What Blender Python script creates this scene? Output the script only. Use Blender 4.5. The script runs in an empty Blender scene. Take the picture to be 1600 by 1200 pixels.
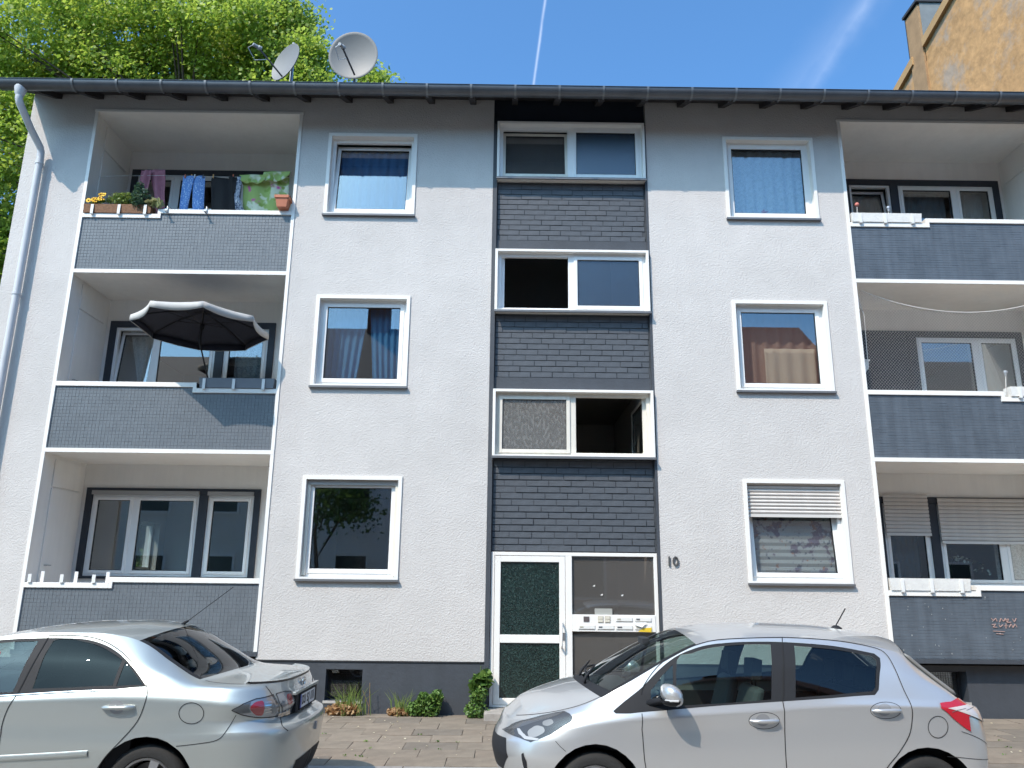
import bpy, bmesh, math, random
from mathutils import Vector, Matrix, geometry
import numpy as np
random.seed(7)
S = bpy.context.scene
COL = S.collection
# ---------------------------------------------------------------- camera
YAW, PITCH, ROLL, FPX = 0.00505, 0.24668, 0.01094, 1220.0
CAM = Vector((0.0, -11.58, 1.81))
_f = Vector((math.sin(YAW)*math.cos(PITCH), math.cos(YAW)*math.cos(PITCH), math.sin(PITCH)))
_r = Vector((math.cos(YAW), -math.sin(YAW), 0)); _u = _r.cross(_f)
_r2 = _r*math.cos(ROLL)+_u*math.sin(ROLL); _u2 = _u*math.cos(ROLL)-_r*math.sin(ROLL)
cd = bpy.data.cameras.new('camera'); cam = bpy.data.objects.new('camera', cd); COL.objects.link(cam)
cam.matrix_world = Matrix(((_r2.x, _u2.x, -_f.x, CAM.x), (_r2.y, _u2.y, -_f.y, CAM.y), (_r2.z, _u2.z, -_f.z, CAM.z), (0, 0, 0, 1)))
cd.sensor_width = 36; cd.lens = FPX/1600*36; cd.clip_start = .05; cd.clip_end = 2000
S.camera = cam
S.render.resolution_x, S.render.resolution_y = 1024, 768
def pray(x, y): return _f+_r2*((x-800)/FPX)-_u2*((y-600)/FPX)
def at(x, y, Y=0.0):
    d = pray(x, y); return CAM+d*((Y-CAM.y)/d.y)
def atx(x, y, X):
    d = pray(x, y); return CAM+d*((X-CAM.x)/d.x)
def atz(x, y, Z):
    d = pray(x, y); return CAM+d*((Z-CAM.z)/d.z)
# ---------------------------------------------------------------- light
SUN = Vector((.86, 1.0, -1.52)).normalized()
w = bpy.data.worlds.new('World'); S.world = w; w.use_nodes = True
nt = w.node_tree; bg = nt.nodes['Background']
sky = nt.nodes.new('ShaderNodeTexSky'); sky.sky_type = 'NISHITA'; sky.sun_disc = False
sky.sun_elevation = math.asin(-SUN.z); sky.sun_rotation = math.atan2(-SUN.x, -SUN.y)
sky.air_density = 1.0; sky.dust_density = 3.2; sky.ozone_density = 2.2; sky.altitude = 50
bg.inputs[1].default_value = .15
def streak(p0, p1, width, fade, strength):
    # condensation trail: band around the great circle through two sky directions
    a, b = pray(*p0).normalized(), pray(*p1).normalized(); n = a.cross(b).normalized(); mid = (a+b).normalized()
    tc = nt.nodes.new('ShaderNodeTexCoord')
    nz = nt.nodes.new('ShaderNodeTexNoise'); nz.inputs['Scale'].default_value = 26; nz.inputs['Detail'].default_value = 5
    nt.links.new(tc.outputs['Generated'], nz.inputs['Vector'])
    def math_(op, x, y=None):
        m = nt.nodes.new('ShaderNodeMath'); m.operation = op
        for i, v in enumerate((x, y)):
            if v is None: continue
            if isinstance(v, (int, float)): m.inputs[i].default_value = v
            else: nt.links.new(v, m.inputs[i])
        return m.outputs[0]
    def dot(v):
        m = nt.nodes.new('ShaderNodeVectorMath'); m.operation = 'DOT_PRODUCT'
        nt.links.new(tc.outputs['Generated'], m.inputs[0]); m.inputs[1].default_value = v; return m.outputs['Value']
    d = math_('ABSOLUTE', math_('ADD', dot(n), math_('MULTIPLY', math_('SUBTRACT', nz.outputs[0], .5), width*.9)))
    band = math_('POWER', math_('MAXIMUM', math_('SUBTRACT', 1.0, math_('DIVIDE', d, width)), 0.0), 1.5)
    al = math_('MAXIMUM', math_('SUBTRACT', 1.0, math_('DIVIDE', math_('SUBTRACT', 1.0, dot(mid)), fade)), 0.0)
    return math_('MULTIPLY', math_('MULTIPLY', band, al), math_('MULTIPLY', nz.outputs[0], strength*2))
hs = nt.nodes.new('ShaderNodeMixRGB'); hs.blend_type = 'MULTIPLY'; hs.inputs[0].default_value = 1; nt.links.new(sky.outputs[0], hs.inputs[1]); hs.inputs[2].default_value = (.43, .73, .93, 1)
prev = hs.outputs[0]
for args in (((851, 6), (834, 130), .0026, .010, .17), ((1352, 0), (1275, 128), .013, .012, .035), ((1350, 0), (1235, 140), .034, .012, .028)):
    fac = streak(*args)
    mx = nt.nodes.new('ShaderNodeMixRGB'); nt.links.new(fac, mx.inputs[0]); nt.links.new(prev, mx.inputs[1]); mx.inputs[2].default_value = (8.2, 8.3, 8.5, 1); prev = mx.outputs[0]
nt.links.new(prev, bg.inputs[0])
sl = bpy.data.lights.new('sun', 'SUN'); sl.energy = 2.2; sl.angle = math.radians(.5); sl.color = (1, .85, .715)
so = bpy.data.objects.new('sun', sl); COL.objects.link(so); so.location = (-20, -25, 40)
so.rotation_euler = SUN.to_track_quat('-Z', 'Y').to_euler()
vs = S.view_settings; vs.view_transform = 'Standard'; vs.look = 'None'; vs.gamma = 1; vs.exposure = 1.15; vs.use_curve_mapping = False
S.cycles.max_bounces = 8; S.cycles.diffuse_bounces = 6; S.cycles.transparent_max_bounces = 16; S.cycles.glossy_bounces = 4; S.cycles.transmission_bounces = 4; S.cycles.caustics_reflective = False; S.cycles.caustics_refractive = False
# ---------------------------------------------------------------- materials
MATS = {}
def M(name, col=(.5, .5, .5), rough=.6, metal=0, var=0, vs=3., bump=0, bs=50., coat=0, spec=.5, coords='Object', var2=0, vs2=.6, stretch=None, dist=.01, streakv=0):
    if name in MATS: return MATS[name]
    m = bpy.data.materials.new(name); m.use_nodes = True; MATS[name] = m
    t = m.node_tree; b = t.nodes['Principled BSDF']
    b.inputs['Roughness'].default_value = rough; b.inputs['Metallic'].default_value = metal
    b.inputs['Coat Weight'].default_value = coat; b.inputs['Coat Roughness'].default_value = .04
    b.inputs['Specular IOR Level'].default_value = spec
    b.inputs['Base Color'].default_value = (*col, 1)
    if var or bump or var2 or streakv:
        tc = t.nodes.new('ShaderNodeTexCoord'); vec = tc.outputs[coords]
        if stretch:
            mp = t.nodes.new('ShaderNodeMapping'); mp.inputs['Scale'].default_value = stretch; t.links.new(vec, mp.inputs[0]); vec = mp.outputs[0]
    cur = None
    def varlayer(amount, scale, detail, v):
        nonlocal cur
        n = t.nodes.new('ShaderNodeTexNoise'); n.inputs['Scale'].default_value = scale; n.inputs['Detail'].default_value = detail; n.inputs['Roughness'].default_value = .62
        t.links.new(v, n.inputs['Vector'])
        r = t.nodes.new('ShaderNodeMapRange'); r.inputs[1].default_value = .28; r.inputs[2].default_value = .72; r.inputs[3].default_value = 1-amount; r.inputs[4].default_value = 1+amount
        t.links.new(n.outputs[0], r.inputs[0])
        mx = t.nodes.new('ShaderNodeMixRGB'); mx.blend_type = 'MULTIPLY'; mx.inputs[0].default_value = 1
        if cur is None: mx.inputs[1].default_value = (*col, 1)
        else: t.links.new(cur, mx.inputs[1])
        t.links.new(r.outputs[0], mx.inputs[2]); cur = mx.outputs[0]
    if var: varlayer(var, vs, 6, vec)
    if var2: varlayer(var2, vs2, 3, vec)
    if streakv:
        mp2 = t.nodes.new('ShaderNodeMapping'); mp2.inputs['Scale'].default_value = (9, 9, .7); t.links.new(vec, mp2.inputs[0]); varlayer(streakv, 1.0, 4, mp2.outputs[0])
    if cur is not None: t.links.new(cur, b.inputs['Base Color'])
    if bump:
        n = t.nodes.new('ShaderNodeTexNoise'); n.inputs['Scale'].default_value = bs; n.inputs['Detail'].default_value = 3
        t.links.new(vec, n.inputs['Vector'])
        bp = t.nodes.new('ShaderNodeBump'); bp.inputs['Strength'].default_value = bump; bp.inputs['Distance'].default_value = dist
        t.links.new(n.outputs[0], bp.inputs['Height']); t.links.new(bp.outputs[0], b.inputs['Normal'])
    return m
def glass(name, tint=(.9, .93, .92), refl=.07, rough=0.0, haze=0, hazecol=(.4, .42, .42), pattern=None):
    if name in MATS: return MATS[name]
    m = bpy.data.materials.new(name); m.use_nodes = True; MATS[name] = m
    t = m.node_tree; t.nodes.remove(t.nodes['Principled BSDF']); out = t.nodes['Material Output']
    tr = t.nodes.new('ShaderNodeBsdfTransparent'); tr.inputs[0].default_value = (*tint, 1)
    gl = t.nodes.new('ShaderNodeBsdfGlossy'); gl.inputs['Roughness'].default_value = rough; gl.inputs[0].default_value = (.95, .97, 1, 1)
    lw = t.nodes.new('ShaderNodeLayerWeight'); lw.inputs[0].default_value = .5
    p = t.nodes.new('ShaderNodeMath'); p.operation = 'POWER'; t.links.new(lw.outputs['Facing'], p.inputs[0]); p.inputs[1].default_value = 4.5
    r = t.nodes.new('ShaderNodeMapRange'); t.links.new(p.outputs[0], r.inputs[0]); r.inputs[3].default_value = refl; r.inputs[4].default_value = .95
    base = tr.outputs[0]
    if haze:
        df = t.nodes.new('ShaderNodeBsdfDiffuse'); df.inputs[0].default_value = (*hazecol, 1)
        mh = t.nodes.new('ShaderNodeMixShader'); mh.inputs[0].default_value = haze
        if pattern:
            tc = t.nodes.new('ShaderNodeTexCoord'); n = t.nodes.new('ShaderNodeTexNoise'); n.inputs['Scale'].default_value = pattern[0]; n.inputs['Detail'].default_value = 4
            mp = t.nodes.new('ShaderNodeMapping'); mp.inputs['Scale'].default_value = pattern[2] if len(pattern) > 2 else (1, 1, 1)
            t.links.new(tc.outputs['Object'], mp.inputs[0]); t.links.new(mp.outputs[0], n.inputs['Vector'])
            rr = t.nodes.new('ShaderNodeMapRange'); rr.inputs[1].default_value = .42; rr.inputs[2].default_value = .75; rr.inputs[3].default_value = max(0, haze-pattern[1]); rr.inputs[4].default_value = min(1, haze+pattern[1])
            t.links.new(n.outputs[0], rr.inputs[0]); t.links.new(rr.outputs[0], mh.inputs[0])
            if rough > .01:
                bp = t.nodes.new('ShaderNodeBump'); bp.inputs['Strength'].default_value = .4; bp.inputs['Distance'].default_value = .01; t.links.new(n.outputs[0], bp.inputs['Height']); t.links.new(bp.outputs[0], gl.inputs['Normal'])
        t.links.new(base, mh.inputs[1]); t.links.new(df.outputs[0], mh.inputs[2]); base = mh.outputs[0]
    mx = t.nodes.new('ShaderNodeMixShader'); t.links.new(r.outputs[0], mx.inputs[0]); t.links.new(base, mx.inputs[1]); t.links.new(gl.outputs[0], mx.inputs[2])
    t.links.new(mx.outputs[0], out.inputs[0])
    return m
def plaster():
    m = M('rough_plaster', (.56, .535, .515), .9, var=.05, vs=2.2, var2=.065, vs2=.35, streakv=.012)
    t = m.node_tree; b = t.nodes['Principled BSDF']; tc = t.nodes.new('ShaderNodeTexCoord')
    v = t.nodes.new('ShaderNodeTexVoronoi'); v.inputs['Scale'].default_value = 54; v.feature = 'SMOOTH_F1'
    n = t.nodes.new('ShaderNodeTexNoise'); n.inputs['Scale'].default_value = 42; n.inputs['Detail'].default_value = 4
    t.links.new(tc.outputs['Object'], v.inputs['Vector']); t.links.new(tc.outputs['Object'], n.inputs['Vector'])
    a = t.nodes.new('ShaderNodeMath'); a.operation = 'ADD'; t.links.new(v.outputs['Distance'], a.inputs[0]); t.links.new(n.outputs[0], a.inputs[1])
    bp = t.nodes.new('ShaderNodeBump'); bp.inputs['Strength'].default_value = .4; bp.inputs['Distance'].default_value = .012
    t.links.new(a.outputs[0], bp.inputs['Height']); t.links.new(bp.outputs[0], b.inputs['Normal'])
    return m
MP = plaster()
WHITE = M('white_paint', (.80, .78, .745), .55, var=.03, vs=2, var2=.03, bump=.1, bs=30)
BALC = M('balcony_paint', (.82, .79, .75), .7, var=.03, vs=1.5, var2=.05, streakv=.03, bump=.15, bs=25)
PVC = M('white_plastic', (.80, .80, .79), .32, var=.02, vs=4, streakv=.025)
PVCO = M('aged_plastic', (.72, .68, .60), .4, var=.06, vs=4, streakv=.07)
NAVY = M('dark_slate_paint', (.022, .028, .040), .55, var=.12, vs=4, bump=.12, bs=30)
PLIN = M('plinth_paint', (.052, .059, .071), .6, var=.10, vs=2.5, var2=.10, bump=.3, bs=22, streakv=.06)
ROOM = M('room_paint', (.50, .48, .45), .8)
ZINC = M('zinc_gutter', (.095, .10, .11), .38, metal=.4, var=.18, vs=3, streakv=.05)
METSILL = M('grey_sill', (.16, .165, .175), .45, metal=.3, var=.08)
GLASS = glass('window_glass', (.86, .9, .9), .15)
# ---------------------------------------------------------------- mesh helpers
class MB:
    def __init__(s): s.v = []; s.f = []
    def box(s, x0, x1, y0, y1, z0, z1):
        n = len(s.v); s.v += [(x0, y0, z0), (x1, y0, z0), (x1, y1, z0), (x0, y1, z0), (x0, y0, z1), (x1, y0, z1), (x1, y1, z1), (x0, y1, z1)]
        s.f += [tuple(n+i for i in q) for q in ((0, 3, 2, 1), (4, 5, 6, 7), (0, 1, 5, 4), (1, 2, 6, 5), (2, 3, 7, 6), (3, 0, 4, 7))]; return s
    def ring(s, x0, x1, z0, z1, t, y0, y1, tb=None):
        tb = t if tb is None else tb
        s.box(x0, x0+t, y0, y1, z0, z1); s.box(x1-t, x1, y0, y1, z0, z1)
        s.box(x0+t, x1-t, y0, y1, z1-t, z1)
        if tb > 0: s.box(x0+t, x1-t, y0, y1, z0, z0+tb)
        return s
    def poly(s, pts): n = len(s.v); s.v += [tuple(p) for p in pts]; s.f.append(tuple(range(n, n+len(pts)))); return s
    def prism(s, pts, off):
        n = len(s.v); k = len(pts); o = Vector(off); s.v += [tuple(p) for p in pts]+[tuple(Vector(p)+o) for p in pts]
        s.f.append(tuple(range(n+k-1, n-1, -1))); s.f.append(tuple(range(n+k, n+2*k)))
        for i in range(k): j = (i+1) % k; s.f.append((n+i, n+j, n+k+j, n+k+i))
        return s
    def tube(s, pts, r, n=8, caps=True):
        pts = [Vector(p) for p in pts]; base = len(s.v); N = len(pts)
        rs = r if isinstance(r, (list, tuple)) else [r]*N
        up = None
        for i, p in enumerate(pts):
            d = (pts[min(i+1, N-1)]-pts[max(i-1, 0)]).normalized()
            if up is None: up = Vector((0, 0, 1)) if abs(d.z) < .9 else Vector((1, 0, 0))
            a = (up-d*up.dot(d)).normalized(); b = d.cross(a); up = a
            for k in range(n):
                t = 2*math.pi*k/n; s.v.append(tuple(p+(a*math.cos(t)+b*math.sin(t))*rs[i]))
        for i in range(N-1):
            for k in range(n):
                q = (k+1) % n; s.f.append((base+i*n+k, base+i*n+q, base+(i+1)*n+q, base+(i+1)*n+k))
        if caps:
            s.f.append(tuple(base+k for k in range(n-1, -1, -1))); s.f.append(tuple(base+(N-1)*n+k for k in range(n)))
        return s
    def lathe(s, c, prof, n=16, axis='z', M_=None):
        base = len(s.v); c = Vector(c)
        for r, h in prof:
            for k in range(n):
                t = 2*math.pi*k/n
                p = Vector((r*math.cos(t), r*math.sin(t), h)) if axis == 'z' else Vector((r*math.cos(t), h, r*math.sin(t)))
                if M_ is not None: p = M_ @ p
                s.v.append(tuple(c+p))
        for i in range(len(prof)-1):
            for k in range(n):
                q = (k+1) % n; s.f.append((base+i*n+k, base+i*n+q, base+(i+1)*n+q, base+(i+1)*n+k))
        return s
    def grid(s, P):
        base = len(s.v); R = len(P); C = len(P[0])
        for row in P: s.v += [tuple(p) for p in row]
        for i in range(R-1):
            for j in range(C-1): s.f.append((base+i*C+j, base+i*C+j+1, base+(i+1)*C+j+1, base+(i+1)*C+j))
        return s
    def mesh(s, name, smooth=False, fix=True, angle=None):
        me = bpy.data.meshes.new(name); me.from_pydata(s.v, [], s.f)
        if fix:
            b = bmesh.new(); b.from_mesh(me); bmesh.ops.recalc_face_normals(b, faces=b.faces); b.to_mesh(me); b.free()
        if smooth:
            me.polygons.foreach_set('use_smooth', [True]*len(me.polygons))
            if angle: me.set_sharp_from_angle(angle=math.radians(angle))
        me.update(); return me
    def build(s, name, mat, parent=None, smooth=False, fix=True, angle=None, bevel=0):
        return link(name, s.mesh(name, smooth, fix, angle), mat, parent, bevel)
def link(name, me, mat, parent=None, bevel=0):
    o = bpy.data.objects.new(name, me); COL.objects.link(o)
    if mat is not None and not me.materials: me.materials.append(mat)
    if parent is not None: o.parent = parent; o.matrix_parent_inverse = parent_inv(parent)
    if bevel:
        bv = o.modifiers.new('bevel', 'BEVEL'); bv.width = bevel; bv.segments = 2; bv.limit_method = 'ANGLE'
    return o
def parent_inv(p):
    m = Matrix.LocRotScale(p.location, p.rotation_euler, p.scale)
    if p.parent is not None: m = Matrix.LocRotScale(p.parent.location, p.parent.rotation_euler, p.parent.scale) @ p.matrix_parent_inverse @ m
    return m.inverted()
def tag(o, label=None, cat=None, group=None, kind=None):
    if label: o['label'] = label
    if cat: o['category'] = cat
    if group: o['group'] = group
    if kind: o['kind'] = kind
    return o
def thing(name, label, cat, loc=(0, 0, 0), group=None):
    o = bpy.data.objects.new(name, None); COL.objects.link(o); o.location = loc; o.empty_display_size = .2
    return tag(o, label, cat, group)
def gridwall(xs, zs, solid, y0, y1, swap=False):
    """one watertight wall slab from a grid of solid cells (cells that are not solid are openings)"""
    b = MB(); nx, nz = len(xs)-1, len(zs)-1
    P = (lambda x, y, z: (y, x, z)) if swap else (lambda x, y, z: (x, y, z))
    sol = [[solid((xs[i]+xs[i+1])/2, (zs[j]+zs[j+1])/2) for j in range(nz)] for i in range(nx)]
    g = lambda i, j: 0 <= i < nx and 0 <= j < nz and sol[i][j]
    for i in range(nx):
        for j in range(nz):
            if not sol[i][j]: continue
            a, c, d, e = xs[i], xs[i+1], zs[j], zs[j+1]
            b.poly([P(a, y0, d), P(c, y0, d), P(c, y0, e), P(a, y0, e)]); b.poly([P(a, y1, d), P(a, y1, e), P(c, y1, e), P(c, y1, d)])
            if not g(i-1, j): b.poly([P(a, y0, d), P(a, y0, e), P(a, y1, e), P(a, y1, d)])
            if not g(i+1, j): b.poly([P(c, y0, d), P(c, y1, d), P(c, y1, e), P(c, y0, e)])
            if not g(i, j-1): b.poly([P(a, y0, d), P(a, y1, d), P(c, y1, d), P(c, y0, d)])
            if not g(i, j+1): b.poly([P(a, y0, e), P(c, y0, e), P(c, y1, e), P(a, y1, e)])
    return b
def welded(o, d=1e-4):
    b = bmesh.new(); b.from_mesh(o.data); bmesh.ops.remove_doubles(b, verts=b.verts, dist=d); bmesh.ops.recalc_face_normals(b, faces=b.faces); b.to_mesh(o.data); b.free(); return o
def textmesh(txt, size, depth=.004, bold=0):
    c = bpy.data.curves.new('txt', 'FONT'); c.body = txt; c.size = size; c.extrude = depth; c.offset = bold; c.align_x = 'CENTER'; c.align_y = 'CENTER'; c.resolution_u = 3
    o = bpy.data.objects.new('txt', c); COL.objects.link(o); bpy.context.view_layer.update()
    me = bpy.data.meshes.new_from_object(o.evaluated_get(bpy.context.evaluated_depsgraph_get())); bpy.data.objects.remove(o); return me
# ================================================================ the apartment building
B = thing('apartment_building', 'light grey plastered three storey apartment block with dark slate stairwell and balconies', 'building', (0, 4.7, 0))
ST = 2.857
XL, XR = -8.0, 9.96
WIN = [(-3.02, -1.55, 7.51, 8.98), (-3.02, -1.55, 4.655, 6.13), (-3.02, -1.55, 1.80, 3.29),
       (3.51, 5.01, 7.53, 9.01), (3.50, 5.0, 4.66, 6.13), (3.50, 5.01, 1.81, 3.31)]
BAYS = [(-6.92, -3.49), (5.46, 8.94)]
HI = .03
xs = sorted({XL, XR, -6.92, -3.49, -.29, 2.24, 5.46, 8.94}|{w_[0]+HI for w_ in WIN}|{w_[1]-HI for w_ in WIN})
zs = sorted({.70, 9.34, 9.72}|{w_[2]+.005 for w_ in WIN}|{w_[3]-HI for w_ in WIN})
def solid(x, z):
    if z < 9.34 and any(a < x < b for a, b in BAYS): return False
    if -.29 < x < 2.24: return False
    return not any(a < x < b and c < z < d for a, b, c, d in WIN)
welded(gridwall(xs, zs, solid, 0, .3).build('front_wall', MP, B))
# plinth: nearly flush under the walls, set back under the balconies, with two cellar openings
CEL = [(-2.50, -1.99, .17, .58), (5.80, 6.58, .21, .62)]
def plinth(x0, x1, y0, y1, hole=None, ztop=.70):
    xs_ = [x0, x1]+([hole[0], hole[1]] if hole else []); zs_ = [-.3, ztop]+([hole[2], hole[3]] if hole else [])
    welded(gridwall(sorted(xs_), sorted(zs_), lambda x, z: not (hole and hole[0] < x < hole[1] and hole[2] < z < hole[3]), y0, y1).build('plinth', PLIN, B))
plinth(-3.49, -.29, .018, .32, CEL[0]); plinth(2.24, 5.44, .018, .32); plinth(XL, -6.93, .018, .32); plinth(8.96, XR, .018, .32)
plinth(-6.93, -3.49, .17, .42); plinth(5.44, 8.96, .17, .42, CEL[1])
DRIP = M('dark_joint', (.03, .032, .036), .7)  # near-black strip along the wall's lower edge
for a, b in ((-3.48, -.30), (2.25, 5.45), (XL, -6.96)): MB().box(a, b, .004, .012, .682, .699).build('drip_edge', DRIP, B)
for k, (a, b, c, d) in enumerate(CEL):
    yy = .02 if k == 0 else .172
    cw = MB().box(a-.02, b+.02, yy-.012, yy+.24, c-.035, c-.001).build('cellar_window', M('pale_ledge', (.42, .40, .37), .8, var=.15, vs=6), B)
    fr = MB().ring(a, b, c, d, .03, yy+.19, yy+.22).build('frame', NAVY, cw)
    g = MB()
    for i in range(1, 22): g.box(a+(b-a)*i/22-.0015, a+(b-a)*i/22+.0015, yy+.16, yy+.163, c, d)
    for i in range(1, 17): g.box(a, b, yy+.164, yy+.167, c+(d-c)*i/17-.0015, c+(d-c)*i/17+.0015)
    g.build('wire_mesh', M('mesh_wire', (.05, .05, .055), .5, metal=.5), cw)
    MB().box(a+.03, b-.03, yy+.2, yy+.206, c+.03, d-.03).build('pane', GLASS, cw)
# other outer walls
SW = (5.15, 6.1, 1.95, 2.95)
welded(gridwall([.3, SW[0], SW[1], 9.7], [-.3, SW[2], SW[3], 9.72], lambda y, z: not (SW[0] < y < SW[1] and SW[2] < z < SW[3]), XL, XL+.3, swap=True).build('side_wall', MP, B))
sg = MB().prism([(XL, 0, 9.721), (XL, 9.7, 9.721), (XL, 4.8, 11.95)], (.25, 0, 0)).build('gable', MP, B)
sw = MB()
sw.box(XL+.1, XL+.16, SW[0], SW[0]+.06, SW[2], SW[3]); sw.box(XL+.1, XL+.16, SW[1]-.06, SW[1], SW[2], SW[3]); sw.box(XL+.1, XL+.16, SW[0]+.06, SW[1]-.06, SW[2], SW[2]+.06); sw.box(XL+.1, XL+.16, SW[0]+.06, SW[1]-.06, SW[3]-.06, SW[3])
sw = sw.build('side_window', PVC, B); MB().box(XL+.12, XL+.126, SW[0]+.06, SW[1]-.06, SW[2]+.06, SW[3]-.06).build('pane', GLASS, sw)
MB().box(XL, XR, 9.4, 9.7, -.3, 9.72).build('rear_wall', MP, B)
MB().box(XR-.3, XR-.002, .301, 9.399, -.3, 9.72).build('party_wall', ROOM, B)
# floors, ceilings, inner walls (rooms seen dark through the glass)
FL = [.92, 3.78, 6.635]
for k, z in enumerate(FL):
    for a, b in ((XL+.301, -.42), (2.37, XR-.301)):
        MB().box(a, b, 1.46, 9.39, z-.19, z).build('room_floor', M('floor_boards', (.22, .15, .09), .5), B)
    for a, b in ((-3.36, -.42), (2.37, 5.33)): MB().box(a, b, .301, 1.459, z-.19, z-.001).build('room_floor', M('floor_boards'), B)
MB().box(XL+.301, XR-.301, .301, 9.39, 9.345, 9.5).build('room_ceiling', ROOM, B)
for a, b in ((-.42, -.30), (2.25, 2.37)): MB().box(a, b, .302, 9.39, -.1, 9.344).build('inner_wall', ROOM, B)
for a, b in ((XL+.302, -.421), (2.371, XR-.302)): MB().box(a, b, 6.4, 6.5, .921, 9.343).build('inner_wall', ROOM, B)
for a, b in ((-3.49, -3.36), (5.33, 5.46)): MB().box(a+.001, b, .3005, 4.2, .75, 9.343).build('inner_wall', BALC, B)
MB().box(-.299, 2.249, 4.6, 4.7, 0, 9.343).build('inner_wall', ROOM, B)
MB().box(-.299, 2.249, .12, 4.6, -.12, .10).build('hall_floor', M('hall_tile', (.2, .19, .17), .4), B)
for z in (2.35, 5.2): MB().box(-.299, 2.249, 1.5, 4.59, z-.18, z).build('stair_landing', M('hall_tile'), B)
# ---------------------------------------------------------------- punched windows
def window(x0, x1, z0, z1, tilt=0, mat=PVC, name='window', split=None):
    s = MB()
    s.ring(x0, x1, z0+.004, z1, .055, -.02, .006, tb=.03); s.ring(x0+HI+.002, x1-HI-.002, z0+.008, z1-HI-.002, .025, .006, .16, tb=.02)
    wn = s.build(name, WHITE if mat is PVC else mat, B)
    a, b, c, d = x0+.055, x1-.055, z0+.03, z1-.055
    MB().ring(a, b, c, d, .055, .10, .165, tb=.065).build('frame', mat, wn, bevel=.004)
    MB().box(x0-.012, x1+.012, -.055, .10, z0-.028, z0+.003).build('sill', METSILL, wn)
    e = .048
    sash(wn, a+e, b-e, c+e+.008, d-e, tilt, mat)
    return wn
def sash(wn, a, b, c, d, tilt=0, mat=PVC, y=.085, t=.062, pane=GLASS, turn=0, hinge=1):
    so_ = MB().ring(a, b, c, d, t, y, y+.06).build('sash', mat, wn, bevel=.005)
    gk = MB().ring(a+t-.004, b-t+.004, c+t-.004, d-t+.004, .012, y+.012, y+.05).build('gasket', M('black_rubber', (.02, .02, .02), .6), wn)
    pn = MB().box(a+t+.001, b-t-.001, y+.024, y+.030, c+t+.001, d-t-.001).build('pane', pane, wn)
    if tilt or turn:
        if tilt: piv = Vector((0, y+.06, c)); R_ = Matrix.Rotation(-math.radians(tilt), 4, 'X')
        else: piv = Vector((b if hinge > 0 else a, y+.06, 0)); R_ = Matrix.Rotation(math.radians(turn)*(-hinge), 4, 'Z')
        T = Matrix.Translation(piv) @ R_ @ Matrix.Translation(-piv)
        for o in (so_, gk, pn): o.data.transform(T)
    return pn
wobj = []
for k, w_ in enumerate(WIN):
    wobj.append(window(*w_, tilt={0: 7, 5: 6}.get(k, 0), mat=PVC if k not in (2,) else PVC))
# shutter guide rails of the bare ground floor window
for xx in (-2.955, -1.655): MB().box(xx, xx+.045, .045, .095, 1.86, 3.22).build('shutter_rail', PVCO, wobj[2])
MB().box(-2.95, -1.61, .04, .098, 3.16, 3.228).build('shutter_slot', M('dull_alu', (.35, .34, .33), .5, metal=.4), wobj[2])
def shutter(par, x0, x1, z0, z1, y=.03, pitch=.052, mat=None):
    mat = mat or M('shutter_plastic', (.56, .53, .50), .5, var=.05, streakv=.05)
    sb = MB().box(x0, x1, y+.016, y+.022, z0, z1).build('roller_shutter', M('shutter_slots', (.12, .115, .11), .7), par)
    n = int((z1-z0)/pitch)
    P = [[(xx, y+.016-.014*math.sin(math.pi*t), (t-.5)*(pitch-.006)) for xx in (x0, x1)] for t in [i/6 for i in range(7)]]
    sm = MB().grid(P).mesh('slat', True); sm.materials.append(mat)
    for i in range(n):
        o = link('slat', sm, None, par); o.location = (0, 0, z0+.05+pitch*(i+.5)) ; o.parent = par; o.matrix_parent_inverse = parent_inv(par)
    MB().box(x0, x1, y-.004, y+.015, z0, z0+.045).build('end_bar', M('shutter_bar', (.62, .60, .57), .4), par)
shutter(wobj[5], 3.56, 4.95, 2.76, 3.245, y=.045)
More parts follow.
